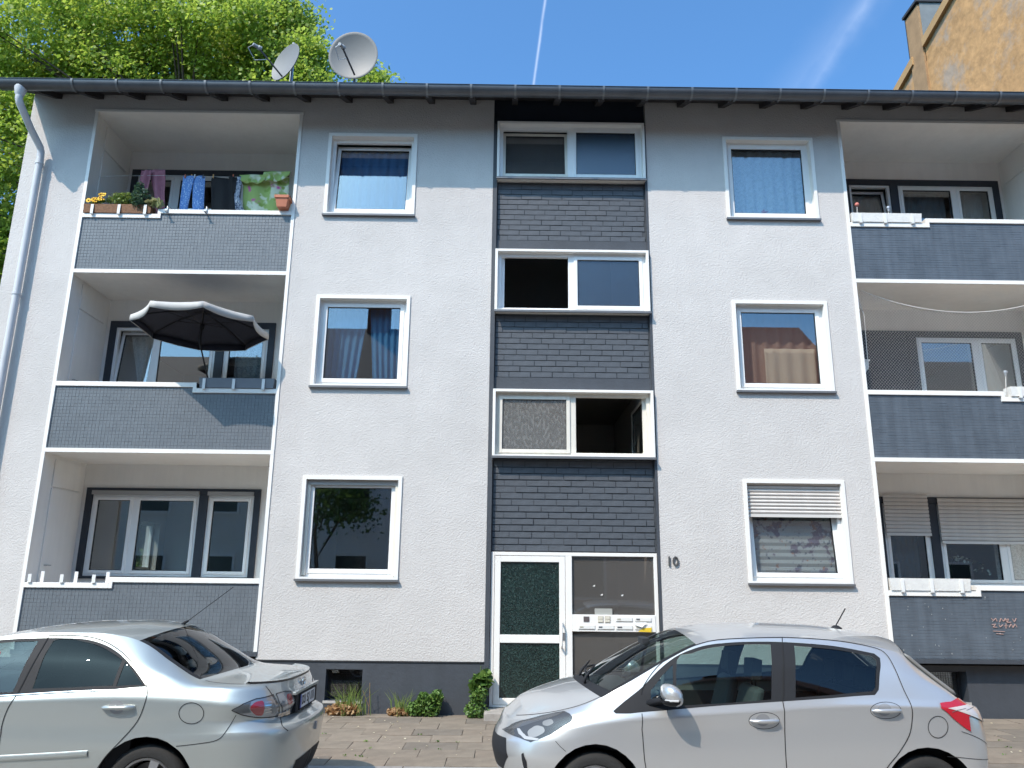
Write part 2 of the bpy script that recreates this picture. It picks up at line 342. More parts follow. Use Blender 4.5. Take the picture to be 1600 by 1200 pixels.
# ---------------------------------------------------------------- stairwell
SX0, SX1 = -.29, 2.24
MB().box(SX0+.001, SX1-.001, .10, .28, 9.20, 9.71).build('stair_header', NAVY, B)
for a, b in ((SX0+.001, -.222), (2.202, SX1-.001)): MB().box(a, b, -.004, .26, .02, 9.199).build('stair_jamb', PLIN, B)
STW = [(8.17, 9.215), (5.885, 6.93), (3.595, 4.635)]
FROST = glass('frosted_glass', (.45, .53, .60), .09, .06, .30, (.09, .13, .19), (90, .15))
DIRTY = glass('dirty_glass', (.6, .6, .58), .10, .05, .45, (.36, .35, .33), (30, .16, (1, 1, .5)))
DULL = glass('dull_glass', (.5, .5, .5), .09, .05, .35, (.16, .16, .16))
for k, (z0, z1) in enumerate(STW):
    a, b = -.222, 2.202
    fm = PVC if k == 0 else (PVC if k == 1 else PVCO)
    wn = MB().ring(a-.006, b+.006, z0, z1, .042, -.065, .20, tb=.03).build('stair_window', WHITE, B, bevel=.004)
    MB().box(a-.012, b+.012, -.10, -.066, z0-.022, z0+.012).build('sill', METSILL, wn)
    f = MB().ring(a+.037, b-.037, z0+.03, z1-.042, .055, .03, .10); f.box(.935, 1.035, .03, .10, z0+.085, z1-.097); f.build('frame', fm, wn, bevel=.004)
    c, d = z0+.075, z1-.088
    if k == 0: sash(wn, a+.085, .945, c, d, 9, PVCO, y=.02, t=.05, pane=DULL); sash(wn, 1.025, b-.085, c, d, 0, PVC, y=.012, t=.055, pane=FROST)
    if k == 1: sash(wn, 1.025, b-.085, c, d, 0, PVC, y=.012, t=.055, pane=FROST); sash(wn, a+.085, .945, c, d, 0, PVC, y=.03, t=.05, pane=GLASS, turn=100, hinge=-1)
    if k == 2: sash(wn, a+.085, .945, c, d, 0, PVCO, y=.012, t=.055, pane=DIRTY); sash(wn, 1.025, b-.085, c, d, 0, PVCO, y=.03, t=.05, pane=GLASS, turn=90, hinge=1)
# brick slip panels
BRK = M('painted_brick', (.076, .086, .101), .62, var=.14, vs=9, bump=.35, bs=45, var2=.08, dist=.006)
BPITCH, BROW = .333, .0885
def brickmesh(L):
    m_ = MB(); h = BROW-.010; e = .006
    m_.prism([(0, 0, 0), (L, 0, 0), (L, 0, h), (0, 0, h)], (0, .03, 0))
    me = m_.mesh('brick'); me.materials.append(BRK); return me
bcache = {}
for (z0, z1, band) in ((7.135, 8.13, (6.94, 7.128)), (4.855, 5.85, (4.645, 4.848)), (2.235, 3.56, None)):
    pb = MB().box(-.221, 2.201, .072, .26, z0-.01, z1+.02).build('brick_panel', M('mortar_dark', (.056, .063, .074), .8), B)
    if band: MB().box(-.221, 2.201, .045, .25, band[0], band[1]-.004).build('panel_band', PLIN, pb)
    rows = int((z1-z0)/BROW); offp = 0
    rows_h = (z1-z0)/rows
    for r in range(rows):
        x = -.205; first = True; offp = (offp+random.choice((.33, .5, .42))) % 1
        while x < 2.185:
            L = BPITCH*(1-offp) if first and offp > .05 else BPITCH; first = False
            L = min(L, 2.19-x)
            if L > .045:
                key = round(L-.009, 2)
                if key not in bcache: bcache[key] = brickmesh(key)
                o = link('brick', bcache[key], None, pb); o.location = (x, .062+random.uniform(-.004, .004), z0+r*rows_h); o.rotation_euler = (random.uniform(-.02, .02), random.uniform(-.004, .004), random.uniform(-.012, .012))
                o.matrix_parent_inverse = parent_inv(pb)
            x += L
# ---------------------------------------------------------------- entrance
DOORG = glass('wired_door_glass', (.16, .24, .22), .06, .16, .5, (.045, .09, .08), (75, .42))
en = MB().ring(-.215, 2.195, .10, 2.215, .05, .03, .16, tb=.03); en.box(.862, .955, .03, .16, .13, 2.165)
en.box(.956, 2.144, .05, .13, .13, .20); en = en.build('entrance', WHITE, B, bevel=.004)
dl = MB().ring(-.16, .857, .135, 2.16, .085, .035, .10); dl.box(-.075, .772, .035, .10, .955, 1.065); dl = dl.build('door_leaf', WHITE, en, bevel=.005)
MB().box(-.074, .771, .06, .07, 1.066, 2.074).build('upper_pane', DOORG, en); MB().box(-.074, .771, .06, .07, .221, .954).build('lower_pane', DOORG, en)
h = MB().tube([(.80, .03, .90), (.80, -.03, .905), (.80, -.045, .94), (.80, -.045, 1.21), (.80, -.03, 1.245), (.80, .03, 1.25)], .014, 8).build('door_handle', WHITE, en, smooth=True, angle=50)
MB().box(.815, .845, .026, .036, 1.0, 1.10).build('lock_plate', M('alu', (.5, .5, .5), .35, metal=.9), en)
WIREG = glass('wired_glass', (.66, .64, .62), .08, .03, .26, (.26, .245, .23))
MB().box(.956, 2.144, .07, .078, 1.352, 2.164).build('fixed_pane', WIREG, en); MB().box(.956, 2.144, .07, .078, .201, 1.118).build('lower_fixed_pane', WIREG, en)
gw = MB()
for i in range(1, 60): gw.box(.956+1.188*i/60-.0007, .956+1.188*i/60+.0007, .0795, .081, .201, 2.16)
for i in range(1, 96): zz = .201+1.96*i/96; gw.box(.956, 2.144, .0812, .0825, zz-.0007, zz+.0007)
gw.build('wire_grid', M('glass_wire', (.10, .10, .10), .5), en)
lp = MB().box(.957, 2.143, .02, .12, 1.12, 1.35).build('letterbox_panel', PVCO if False else WHITE, en, bevel=.004)
for i, (a, z) in enumerate(((1.04, 1.155), (1.31, 1.155), (1.575, 1.155), (1.845, 1.155), (1.575, 1.265), (1.845, 1.265))):
    MB().box(a, a+.235, .008, .0195, z, z+.055).build('letter_flap', M('flap_white', (.74, .73, .70), .4), en, bevel=.003)
    MB().box(a+.02, a+.07 if i not in (2, 3) else a+.085, .004, .0078, z+.02, z+.038).build('name_plate', M('name_dark', (.10, .10, .11), .5) if i in (1, 2, 5) else M('name_pale', (.45, .42, .34), .5), en)
MB().box(1.115, 1.195, .012, .0195, 1.255, 1.325).build('speaker_grille', M('speaker_dark', (.10, .08, .08), .6), en)
for i in range(2):
    bp_ = MB().box(1.32+i*.10, 1.395+i*.10, .012, .0195, 1.245, 1.335).build('bell_plate', M('bell_pale', (.50, .46, .38), .5), en)
    for j in range(2): MB().box(1.328+i*.10, 1.387+i*.10, .008, .0118, 1.252+j*.042, 1.286+j*.042).build('bell_button', M('bell_button', (.66, .62, .52), .4), en)
MB().box(1.28, 1.53, .045, .068, 1.352, 1.435).build('notice_plate', M('notice', (.36, .36, .33), .6), en)
for i in range(4): MB().box(1.01+i*.28, 1.285+i*.28, .135, .165, .965, 1.105).build('letterbox_back', M('beige_metal', (.52, .48, .43), .6), en)
stp = MB().box(-.27, 2.2, -.46, .028, -.05, .095).build('door_step', M('step_stone', (.33, .30, .27), .85, var=.2, vs=8, bump=.4, bs=40), B, bevel=.008)
no = thing('x', 'x', 'x'); bpy.data.objects.remove(no)
DIG = M('number_metal', (.10, .10, .10), .5, metal=.3)
for ch, xx in (('1', 2.362), ('0', 2.455)):
    me = textmesh(ch, .195, .012, .001); me.transform(Matrix.Translation((xx, -.013, 2.10)) @ Matrix.Rotation(math.pi/2, 4, 'X')); link('house_digit', me, DIG, B)
for px, py in ((928, 915), (940, 929), (972, 930)):
    p = at(px, py, .066); MB().prism([p+Vector((-.02, 0, -.01)), p+Vector((.012, 0, -.014)), p+Vector((.02, 0, .012)), p+Vector((0, 0, .004))], (0, .002, 0)).build('tape_scrap', WHITE, en)
# ---------------------------------------------------------------- balconies
TILE = M('mosaic_tile', (.138, .156, .173), .42, var=.07, vs=6, var2=.06, vs2=1.2)
TILE2 = M('strip_tile', (.094, .113, .136), .40, var=.08, vs=5, var2=.14, vs2=1.5, streakv=.20)
GROUT = M('grout', (.122, .132, .151), .85)
NOTCH = {(0, 2): (-6.92, -5.68), (0, 1): (-4.74, -3.49), (0, 0): (-6.92, -5.68), (1, 2): (5.46, 6.73), (1, 1): (7.60, 8.94), (1, 0): (5.46, 6.78)}
CAPT = [1.80, 4.685, 7.56]
balc = {}
for (bay, k) in [(b_, k_) for b_ in (0, 1) for k_ in (0, 1, 2)]:
    x0, x1 = BAYS[bay]; zb = .74+ST*k; zf = zb+.185; zt = CAPT[k]+(.015 if bay else 0)
    bal = MB().box(x0-.012, x1+.012, .013, 1.26, zb, zf).build('balcony', BALC, B); balc[(bay, k)] = bal
    n0, n1 = NOTCH[(bay, k)]; dz = .085
    lo = lambda x: n0 <= x <= n1
    segs = [(x0+.04, n0 if n0 > x0+.1 else None), (n0, n1), (n1, x1-.04)] if False else None
    # parapet core in two heights
    parts_ = [(max(n0, x0+.04), min(n1, x1-.04), zt-dz)]
    if n0 > x0+.1: parts_.append((x0+.04, n0, zt))
    if n1 < x1-.1: parts_.append((n1, x1-.04, zt))
    core = MB()
    for a, b, z in parts_: core.box(a, b, .010, .10, zf-.12, z-.07)
    pc = core.build('parapet', GROUT, bal)
    cap = MB()
    for a, b, z in parts_:
        cap.box(a, b, -.016, .13, z-.072, z)
    a, b, z = parts_[0]
    if len(parts_) > 1:
        xe = n0 if n0 > x0+.1 else n1
        s_ = -1 if n0 > x0+.1 else 1
        cap.box(xe-(.055 if s_ < 0 else -.0005), xe+(.0 if s_ < 0 else .055), -.0165, .1305, zt-dz-.072, zt-.0005)
    cap.build('parapet_cap', WHITE, bal, bevel=.004)
    MB().box(x0-.01, x1+.01, -.014, .0035, zb+.001, zb+.062).build('slab_edge', WHITE if k else PLIN, bal)
    for xx in (x0-.012, x1-.04): MB().box(xx, xx+.052, -.0145, .012, zb+.063, zb+ST-.001 if k < 2 else 9.338).build('edge_trim', WHITE, bal)
    # tile facing: every tile its own raised chip, one joined facing
    tl = MB(); rnd = random.Random(10*bay+k)
    ztop = lambda x: (zt-dz if n0-.001 <= x <= n1+.001 else zt)-.073
    if bay == 0: tw, th = .0525, .0525
    else: tw, th = .24, .042
    z = zb+.066; r = 0
    while z < zt-.075:
        hgt = th-.0034; x = x0+.041 - (0 if bay == 0 else (r % 2)*tw/2)
        while x < x1-.042:
            a, b = max(x, x0+.041), min(x+tw-.0032, x1-.041)
            if bay: a = a
            top = min(z+hgt, ztop((a+b)/2)-.001)
            if b-a > .012 and top-z > .01:
                j = rnd.uniform(-.0008, .0008); y0 = .0078+j; tx = rnd.uniform(-.001, .001)
                n = len(tl.v)
                tl.v += [(a, .0105, z), (b, .0105, z), (b, .0105, top), (a, .0105, top), (a+.0015, y0+tx, z+.0015), (b-.0015, y0-tx, z+.0015), (b-.0015, y0-tx, top-.0015), (a+.0015, y0+tx, top-.0015)]
                tl.f += [tuple(n+i for i in q) for q in ((4, 5, 6, 7), (0, 1, 5, 4), (1, 2, 6, 5), (2, 3, 7, 6), (3, 0, 4, 7))]
            x += tw
        z += th; r += 1
    tag(tl.build('tile_facing', TILE if bay == 0 else TILE2, bal, fix=False), kind='stuff')
    # inside of the recess: side walls, back wall with window opening, ceiling board
    cz = zb+ST if k < 2 else 9.34
    sx = -1 if bay == 0 else 1
    xo = x0 if bay == 0 else x1; xi = x1 if bay == 0 else x0
    MB().box(*(sorted((xo, xo+sx*.12))), .302, 1.45, zf-.18, cz+.001).build('balcony_side_wall', BALC, bal)
    for xx in (xo, xi):
        s2 = 1 if xx == x0 else -1
        MB().box(*sorted((xx-s2*.004, xx+s2*.004)), .0125, 1.26, zf, cz).build('side_lining', BALC, bal)
    mx_ = (lambda x: x) if bay == 0 else (lambda x: 2.02-x)
    wz0, wz1 = zb+1.03, zb+2.47+(.03 if k == 2 else 0)
    wx0, wx1 = sorted((mx_(-6.84), mx_(-4.01)))
    welded(gridwall([x0+.0045, wx0, wx1, x1-.0045], [zf, wz0, wz1, cz], lambda x, z_: not (wx0 < x < wx1 and wz0 < z_ < wz1), 1.26, 1.45).build('balcony_back_wall', BALC, bal))
    if k == 2: MB().box(x0+.0045, x1-.0045, .0045, 1.259, 9.32, 9.341).build('balcony_ceiling', BALC, bal); MB().box(x0-.02, x1+.02, -.02, .02, 9.318, 9.362).build('lintel_trim', WHITE, bal)
    # storage cupboard on the outer side wall
    cx = xo-sx*.006
    for (ya, yb, za, zb_) in ((.34, 1.13, zf+.06, zb+2.36), (.34, 1.13, zb+2.385, zb+2.80)):
        cpd = MB().box(*sorted((cx, cx-sx*.018)), ya, yb, za, min(zb_, cz-.04)).build('cupboard_door', BALC, bal, bevel=.003)
    MB().tube([(cx-sx*.02, .43, zb+1.22), (cx-sx*.06, .43, zb+1.22), (cx-sx*.062, .54, zb+1.22)], .009, 6).build('cupboard_handle', M('alu', (.5, .5, .5), .35, metal=.9), bal)
    # window group
    bw = MB()
    bw.ring(wx0, wx1, wz0, wz1, .105 if k else .10, 1.225, 1.33, tb=.04)
    ma, mb_ = sorted((mx_(-5.0), mx_(-4.86))); bw.box(ma, mb_, 1.225, 1.33, wz0+.04, wz1-.105)
    if bay == 1 and k == 1: bw.box(6.13, ma, 1.24, 1.33, wz0+.04, wz1-.105)
    bw = bw.build('balcony_window', NAVY, B)
    fr = MB()
    f1 = sorted((mx_(-6.735), mx_(-5.0))); f2 = sorted((mx_(-4.86), mx_(-4.115)))
    z0_, z1_ = wz0+.042, wz1-.107
    fr.ring(f1[0]+.001, f1[1]-.001, z0_, z1_, .05, 1.25, 1.32)
    if not (bay == 1 and k == 1): fr.ring(f2[0]+.001, f2[1]-.001, z0_, z1_, .045, 1.25, 1.32)
    mm = mx_(-6.04); fr.box(mm-.04, mm+.04, 1.25, 1.32, z0_+.05, z1_-.05); fr.build('frame', PVC, bw, bevel=.004)
    lo_, hi_ = f1[0]+.042, f1[1]-.042
    sash(bw, lo_, mm-.034, z0_+.04, z1_-.04, 7 if (bay == 0 and k == 1) else 0, y=1.238, t=.05); sash(bw, mm+.034, hi_, z0_+.04, z1_-.04, 0, y=1.238, t=.05)
    if not (bay == 1 and k == 1): sash(bw, f2[0]+.04, f2[1]-.04, z0_+.04, z1_-.04, 8 if (bay == 1 and k == 2) else 0, y=1.238, t=.05)
    if (bay, k) == (1, 0):
        shutter(bw, f2[0]+.01, f2[1]-.01, 2.58, z1_+.10, y=1.19, pitch=.062); shutter(bw, f1[0]+.01, f1[1]-.01, 2.46, z1_+.10, y=1.19, pitch=.062)
    if (bay, k) == (0, 0):
        for a, b in (f1, f2): MB().box(a, b, 1.19, 1.224, z1_-.005, z1_+.06).build('shutter_bar', M('dull_alu'), bw)
# ---------------------------------------------------------------- roof, rafters, gutter, downpipe
TL_ = M('roof_tile', (.035, .036, .04), .7, var=.2, vs=6, bump=.4, bs=10)
SLO = math.radians(26)
ry = lambda y: 9.70+(y)*math.tan(SLO)
RX0, RX1 = XL-.04, XR-.004
rf = MB().prism([(RX0, -.66, ry(-.66)), (RX0, 4.8, ry(4.8)), (RX0, 10.3, ry(4.8)-(10.3-4.8)*math.tan(SLO)), (RX0, 10.3, ry(4.8)-(10.3-4.8)*math.tan(SLO)+.12), (RX0, 4.8, ry(4.8)+.13), (RX0, -.66, ry(-.66)+.07)], (RX1-RX0, 0, 0)).build('roof', TL_, B)
WOOD = M('dark_eave_wood', (.022, .020, .022), .75, var=.2, vs=12)
rm = MB().prism([(0, -.60, ry(-.60)-.004), (0, .0, ry(0)-.004), (0, .0, ry(0)-.145), (0, -.52, ry(-.52)-.145), (0, -.60, ry(-.60)-.08)], (.10, 0, 0)).mesh('rafter'); rm.materials.append(WOOD)
x = -7.63
while x < XR-.1:
    o = link('rafter', rm, None, rf); o.location = (x, 0, 0); o.matrix_parent_inverse = parent_inv(rf); x += .694
MB().box(RX0, RX1, -.655, -.625, ry(-.66)-.085, ry(-.66)-.006).build('fascia_board', WOOD, rf)
MB().prism([(RX0, -.62, ry(-.62)-.055), (RX0, -.001, ry(-.001)-.055), (RX0, -.001, ry(-.001)-.03), (RX0, -.62, ry(-.62)-.03)], (RX1-RX0, 0, 0)).build('soffit_boards', WOOD, rf)
# verge board and wall plate over the stairwell
gy, gz, gr = -.735, 9.335, .112
prof = [(gy+gr*math.cos(t), gz+gr*math.sin(t)) for t in [math.pi+i*math.pi/12 for i in range(13)]]
prof = [(gy-gr-.012, gz+.012), (gy-gr-.004, gz+.022), (gy-gr, gz+.014)]+prof+[(gy+gr, gz+.03)]
gt = MB().grid([[(xx, y, z) for (y, z) in prof] for xx in (RX0-.01, RX1)])
gt.grid([[(xx, gy+(gr-.006)*math.cos(t), gz+.006+(gr-.006)*math.sin(t)) for t in [math.pi+i*math.pi/12 for i in range(13)]] for xx in (RX0-.01, RX1)])
gt.poly([(RX0-.01, y, z) for (y, z) in prof])
gut = gt.build('gutter', ZINC, B, smooth=True, angle=40, fix=False)
bm_ = MB().grid([[(xx, gy+(gr+.014)*math.cos(t), gz+(gr+.014)*math.sin(t)) for t in [math.pi*.97+i*math.pi*1.03/12 for i in range(13)]] for xx in (0, .034)]).mesh('gutter_bracket', True); bm_.materials.append(M('zinc_bracket', (.17, .175, .185), .45, metal=.4))
x = -6.9
while x < XR-.2:
    o = link('gutter_bracket', bm_, None, gut); o.location = (x, 0, 0); o.matrix_parent_inverse = parent_inv(gut); x += .694
PIPE = M('pale_pipe', (.55, .56, .58), .45, var=.06, vs=3, streakv=.06)
dp = MB().lathe((-7.73, gy, 0), [(.088, gz-.02), (.092, gz-.10), (.07, gz-.19), (.056, gz-.22)], 14)
dp.tube([(-7.73, gy, gz-.2), (-7.73, gy, gz-.27), (-7.725, gy+.03, gz-.33), (-7.70, gy+.34, gz-.58), (-7.66, gy+.59, gz-.77), (-7.655, gy+.625, gz-.84), (-7.655, -.10, gz-.95), (-7.655, -.10, 6.0), (-7.655, -.10, 0.1)], .055, 12)
dpo = dp.build('downpipe', PIPE, B, smooth=True, angle=50)
for z in (8.3, 6.05, 3.4, 1.2):
    c_ = MB().lathe((-7.655, -.10, z), [(.058, -.02), (.064, -.018), (.064, .018), (.058, .02)], 12); c_.box(-7.665, -7.645, -.04, .02, z-.01, z+.01); c_.build('pipe_clamp', PIPE, dpo, smooth=True, angle=40)
# ================================================================ things on the balconies and behind the windows
def solidify(o, t=.004):
    m_ = o.modifiers.new('thickness', 'SOLIDIFY'); m_.thickness = t; m_.offset = 0; return o
def patmat(name, base, cols, scale=8, rough=.85, detail=2, thr=.55):
    """printed cloth: blotches of a few colours over a base colour"""
    m = bpy.data.materials.new(name); m.use_nodes = True; t = m.node_tree; b = t.nodes['Principled BSDF']; b.inputs['Roughness'].default_value = rough
    tc = t.nodes.new('ShaderNodeTexCoord'); cur = None
    for i, cc in enumerate(cols):
        c_, sc, th = (cc+(scale, thr))[:3] if len(cc) == 1 else (cc[0], cc[1], cc[2])
        mp = t.nodes.new('ShaderNodeMapping'); mp.inputs['Location'].default_value = (3.7*i+1, 1.9*i, 5.1*i); t.links.new(tc.outputs['Object'], mp.inputs[0])
        n = t.nodes.new('ShaderNodeTexNoise'); n.inputs['Scale'].default_value = sc; n.inputs['Detail'].default_value = detail; t.links.new(mp.outputs[0], n.inputs['Vector'])
        r = t.nodes.new('ShaderNodeMapRange'); r.inputs[1].default_value = th; r.inputs[2].default_value = th+.06; t.links.new(n.outputs[0], r.inputs[0])
        mx = t.nodes.new('ShaderNodeMixRGB'); t.links.new(r.outputs[0], mx.inputs[0])
        if cur is None: mx.inputs[1].default_value = (*base, 1)
        else: t.links.new(cur, mx.inputs[1])
        mx.inputs[2].default_value = (*c_, 1); cur = mx.outputs[0]
    t.links.new(cur, b.inputs['Base Color']); return m
def sheet(rows, Y, amp=.02, waves=3, nx=14, ny=14, phase=0, sub=True):
    """hanging cloth between pixel rows (y, x_left, x_right) hung at depth Y, rippled"""
    P = []
    for i in range(ny+1):
        t = i/ny*(len(rows)-1); k = min(int(t), len(rows)-2); f = t-k
        y, a, b = [rows[k][q]*(1-f)+rows[k+1][q]*f for q in range(3)]
        row = []
        for j in range(nx+1):
            u = j/nx; p = at(a+(b-a)*u, y, Y)
            p.y += amp*math.sin(waves*math.pi*u+phase+.4*math.sin(3*i/ny))*(.4+.6*i/ny)+.006*math.sin(7*u+9*i/ny)
            row.append(p)
        P.append(row)
    return P
def clothes(name, label, mat, layers, peg=None, group='laundry on the clothes line'):
    t = thing(name, label, 'laundry', at(layers[0][0][0][1], layers[0][0][0][0], layers[0][1]), group)
    for i, (rows, Y, amp, wv) in enumerate(layers):
        solidify(MB().grid(sheet(rows, Y, amp, wv, phase=i)).build('cloth', mat if not isinstance(mat, list) else mat[i], t, smooth=True, fix=False), .006)
    return t
LY = .30
MAUVE = M('mauve_jersey', (.36, .14, .18), .9, var=.15, vs=14, bump=.3, bs=60)
clothes('hanging_sweatshirt', 'mauve jersey top folded over the clothes line behind flower box', MAUVE,
        [([(266, 221, 236), (285, 217, 234), (303, 216, 230), (312, 217, 226)], LY, .03, 3), ([(265, 233, 258), (285, 236, 259), (300, 240, 258), (330, 243, 258), (345, 244, 258)], LY+.05, .025, 3)])
clothes('hanging_leggings', 'light blue patterned trousers pegged to the clothes line', patmat('blue_print', (.13, .27, .60), [((.42, .58, .80), 42, .57)], detail=1),
        [([(275, 286, 304), (285, 285, 302), (325, 280, 293), (345, 278, 292)], LY, .02, 2), ([(275, 302, 320), (285, 301, 320), (325, 300, 318), (345, 299, 317)], LY+.006, .02, 2)])
clothes('hanging_shirt', 'black shirt pegged to the clothes line beside blue trousers', M('black_jersey', (.008, .008, .010), .85, bump=.3, bs=50),
        [([(277, 331, 339), (280, 330, 366), (300, 330, 366), (345, 330, 365)], LY, .022, 3), ([(276, 357, 366), (290, 362, 370), (302, 364, 370)], LY-.02, .01, 2)])
clothes('hanging_plaid_top', 'small grey blue checked top squeezed beside green blanket', patmat('check_print', (.30, .34, .42), [((.05, .07, .12), 30, .52), ((.7, .7, .72), 24, .6)]),
        [([(276, 371, 378), (290, 368, 377), (308, 366, 374), (330, 368, 382), (345, 368, 384)], LY-.03, .02, 2)])
GREENF = patmat('floral_blanket', (.30, .42, .13), [((.60, .66, .50), 4.5, .52), ((.52, .10, .30), 3.6, .60), ((.22, .33, .07), 6, .60)])
clothes('hanging_blanket', 'pale green blanket with pink flowers draped over line beside terracotta pot', GREENF,
        [([(276, 374, 452), (290, 380, 452), (345, 378, 449)], LY+.02, .03, 5), ([(273, 374, 418), (282, 376, 414), (286, 384, 408)], LY-.05, .02, 3), ([(268, 412, 454), (274, 410, 453), (283, 412, 440)], LY-.055, .025, 3)])
p0, p1 = at(209, 266, LY), at(455, 268, LY)
ln = MB().tube([Vector((-6.91, LY+.0, 8.30)), at(260, 274, LY), at(330, 276, LY), Vector((-3.50, LY, 8.32))], .003, 5).build('clothes_line', M('line_cord', (.6, .6, .58), .6))
tag(ln, 'thin pale clothes line strung across the top left balcony', 'clothes line')
PEGC = [(.5, .12, .05), (.6, .35, .08), (.6, .6, .6), (.05, .05, .06), (.55, .3, .1)]
for i, px in enumerate((289, 299, 304, 317, 333, 364)):
    p = at(px, 275, LY-.012); tag(MB().prism([p+Vector((-.008, 0, -.03)), p+Vector((.008, 0, -.03)), p+Vector((.006, 0, .035)), p+Vector((-.006, 0, .035))], (0, .025, 0)).build('clothes_peg', M('peg_%d' % (i % 5), PEGC[i % 5], .5)), ['small red clothes peg on left hip of blue trousers', 'orange clothes peg at waist of blue trousers', 'white clothes peg at middle of blue trousers', 'dark clothes peg on right hip of blue trousers', 'light brown clothes peg on left shoulder of black shirt', 'small red clothes peg on right shoulder of black shirt'][i], 'clothes peg', 'pegs on the clothes line')
# --- plants
def leaves(b, c, rad, n, size, rnd, flat=.0, up=.3):
    for _ in range(n):
        while True:
            d = Vector((rnd.uniform(-1, 1), rnd.uniform(-1, 1), rnd.uniform(-1, 1)))
            if d.length < 1: break
        p = Vector((c[0]+d.x*rad[0], c[1]+d.y*rad[1], c[2]+d.z*rad[2]))
        a = Vector((rnd.gauss(0, 1), rnd.gauss(0, 1), rnd.gauss(0, 1)+up)).normalized(); t_ = a.orthogonal().normalized(); t_.rotate(Matrix.Rotation(rnd.uniform(0, 6.28), 3, a)); s_ = a.cross(t_)
        l = size*rnd.uniform(.6, 1.3); w_ = l*.42
        b.poly([p-t_*l*.5, p+s_*w_+a*l*.08, p+t_*l*.5, p-s_*w_+a*l*.08])
def leafmat(name, c1, c2, scale=5, trans=.25):
    if name in MATS: return MATS[name]
    m = bpy.data.materials.new(name); m.use_nodes = True; MATS[name] = m; t = m.node_tree; b = t.nodes['Principled BSDF']; b.inputs['Roughness'].default_value = .5
    g = t.nodes.new('ShaderNodeNewGeometry'); n = t.nodes.new('ShaderNodeMixRGB'); n.inputs[1].default_value = (*c1, 1); n.inputs[2].default_value = (*c2, 1)
    t.links.new(g.outputs['Random Per Island'], n.inputs[0]); t.links.new(n.outputs[0], b.inputs['Base Color'])
    tl = t.nodes.new('ShaderNodeBsdfTranslucent'); hs = t.nodes.new('ShaderNodeHueSaturation'); hs.inputs['Value'].default_value = 1.5; t.links.new(n.outputs[0], hs.inputs['Color']); t.links.new(hs.outputs[0], tl.inputs[0])
    mx = t.nodes.new('ShaderNodeMixShader'); mx.inputs[0].default_value = trans; t.links.new(b.outputs[0], mx.inputs[1]); t.links.new(tl.outputs[0], mx.inputs[2]); t.links.new(mx.outputs[0], t.nodes['Material Output'].inputs[0])
    return m
STRAP = M('white_bracket', (.75, .75, .74), .45)
def planter(name, label, x0, x1, z0, h, mat, straps, y0=-.045, y1=.135, group='flower boxes on the balcony parapets', taper=.012, strap=True):
    t = thing(name, label, 'flower box', ((x0+x1)/2, (y0+y1)/2, z0), group)
    b = MB(); e = .012
    def fr(z, i): return [(x0+i, y0+i, z), (x1-i, y0+i, z), (x1-i, y1-i, z), (x0+i, y1-i, z)]
    for (A, Bq) in ((fr(z0, taper), fr(z0+h, 0)), (fr(z0+h, 0), fr(z0+h, e)), (fr(z0+h, e), fr(z0+h*.55, e))):
        n = len(b.v); b.v += A+Bq
        for i in range(4): j = (i+1) % 4; b.f.append((n+i, n+j, n+4+j, n+4+i))
    b.poly(fr(z0, taper)[::-1]); b.build('trough', mat, t, fix=False)
    MB().box(x0+e+.001, x1-e-.001, y0+e+.001, y1-e-.001, z0+h*.55, z0+h*.86).build('soil', M('potting_soil', (.035, .025, .018), .95, var=.3, vs=40), t)
    for s_ in straps:
        MB().box(s_-.022, s_+.022, y0-.012, y0-.001, z0-.02, z0+h*.92).box(s_-.022, s_+.022, y0-.0105, .0, z0-.028, z0-.0202).build('bracket', STRAP, t)
    return t
rp = random.Random(5)
BROWN = M('wicker_brown', (.20, .095, .045), .75, var=.35, vs=30, bump=.5, bs=60)
planter('flower_box', 'brown wicker flower box with three white brackets under yellow flowers', -6.87, -5.78, 7.478, .145, BROWN, (-6.72, -6.29, -5.87))
pl = thing('yellow_flowers', 'yellow flowers with dark centres at left end of wicker flower box', 'flowers', (-6.7, .05, 7.6))
b = MB(); leaves(b, (-6.68, .05, 7.68), (.14, .08, .09), 160, .045, rp); b.build('foliage', leafmat('leaf_fresh', (.10, .20, .03), (.18, .30, .05)), pl, fix=False)
for i in range(14):
    c_ = Vector((rp.uniform(-6.84, -6.54), rp.uniform(-.05, .06), rp.uniform(7.66, 7.80))); nrm = Vector((rp.uniform(-.4, .4), -1, rp.uniform(.2, .8))).normalized(); t1 = nrm.orthogonal().normalized(); t2 = nrm.cross(t1); fb = MB(); R_ = rp.uniform(.035, .05)
    for k in range(7):
        a = k/7*6.283; d0 = t1*math.cos(a)+t2*math.sin(a); d1 = t1*math.cos(a+.45)+t2*math.sin(a+.45); d2 = t1*math.cos(a-.45)+t2*math.sin(a-.45)
        fb.poly([c_, c_+d2*R_*.7+nrm*.006, c_+d0*R_+nrm*.004, c_+d1*R_*.7+nrm*.006])
    bl = fb.build('blossom', M('yellow_petal', (.80, .48, .02), .6), pl, fix=False)
    MB().lathe(c_+nrm*.008, [(.0001, -.002), (.012, 0), (.008, .006), (.0001, .007)], 8, M_=nrm.to_track_quat('Z', 'Y').to_matrix()).build('centre', M('petal_centre', (.10, .03, .01), .8), bl)
pl = thing('bushy_herb', 'bright green bushy herb in middle of wicker flower box', 'plant', (-6.3, .05, 7.58)); b = MB(); leaves(b, (-6.27, .04, 7.74), (.30, .10, .13), 900, .038, rp, up=.8); b.build('foliage', leafmat('leaf_herb', (.10, .17, .03), (.26, .33, .08)), pl, fix=False)
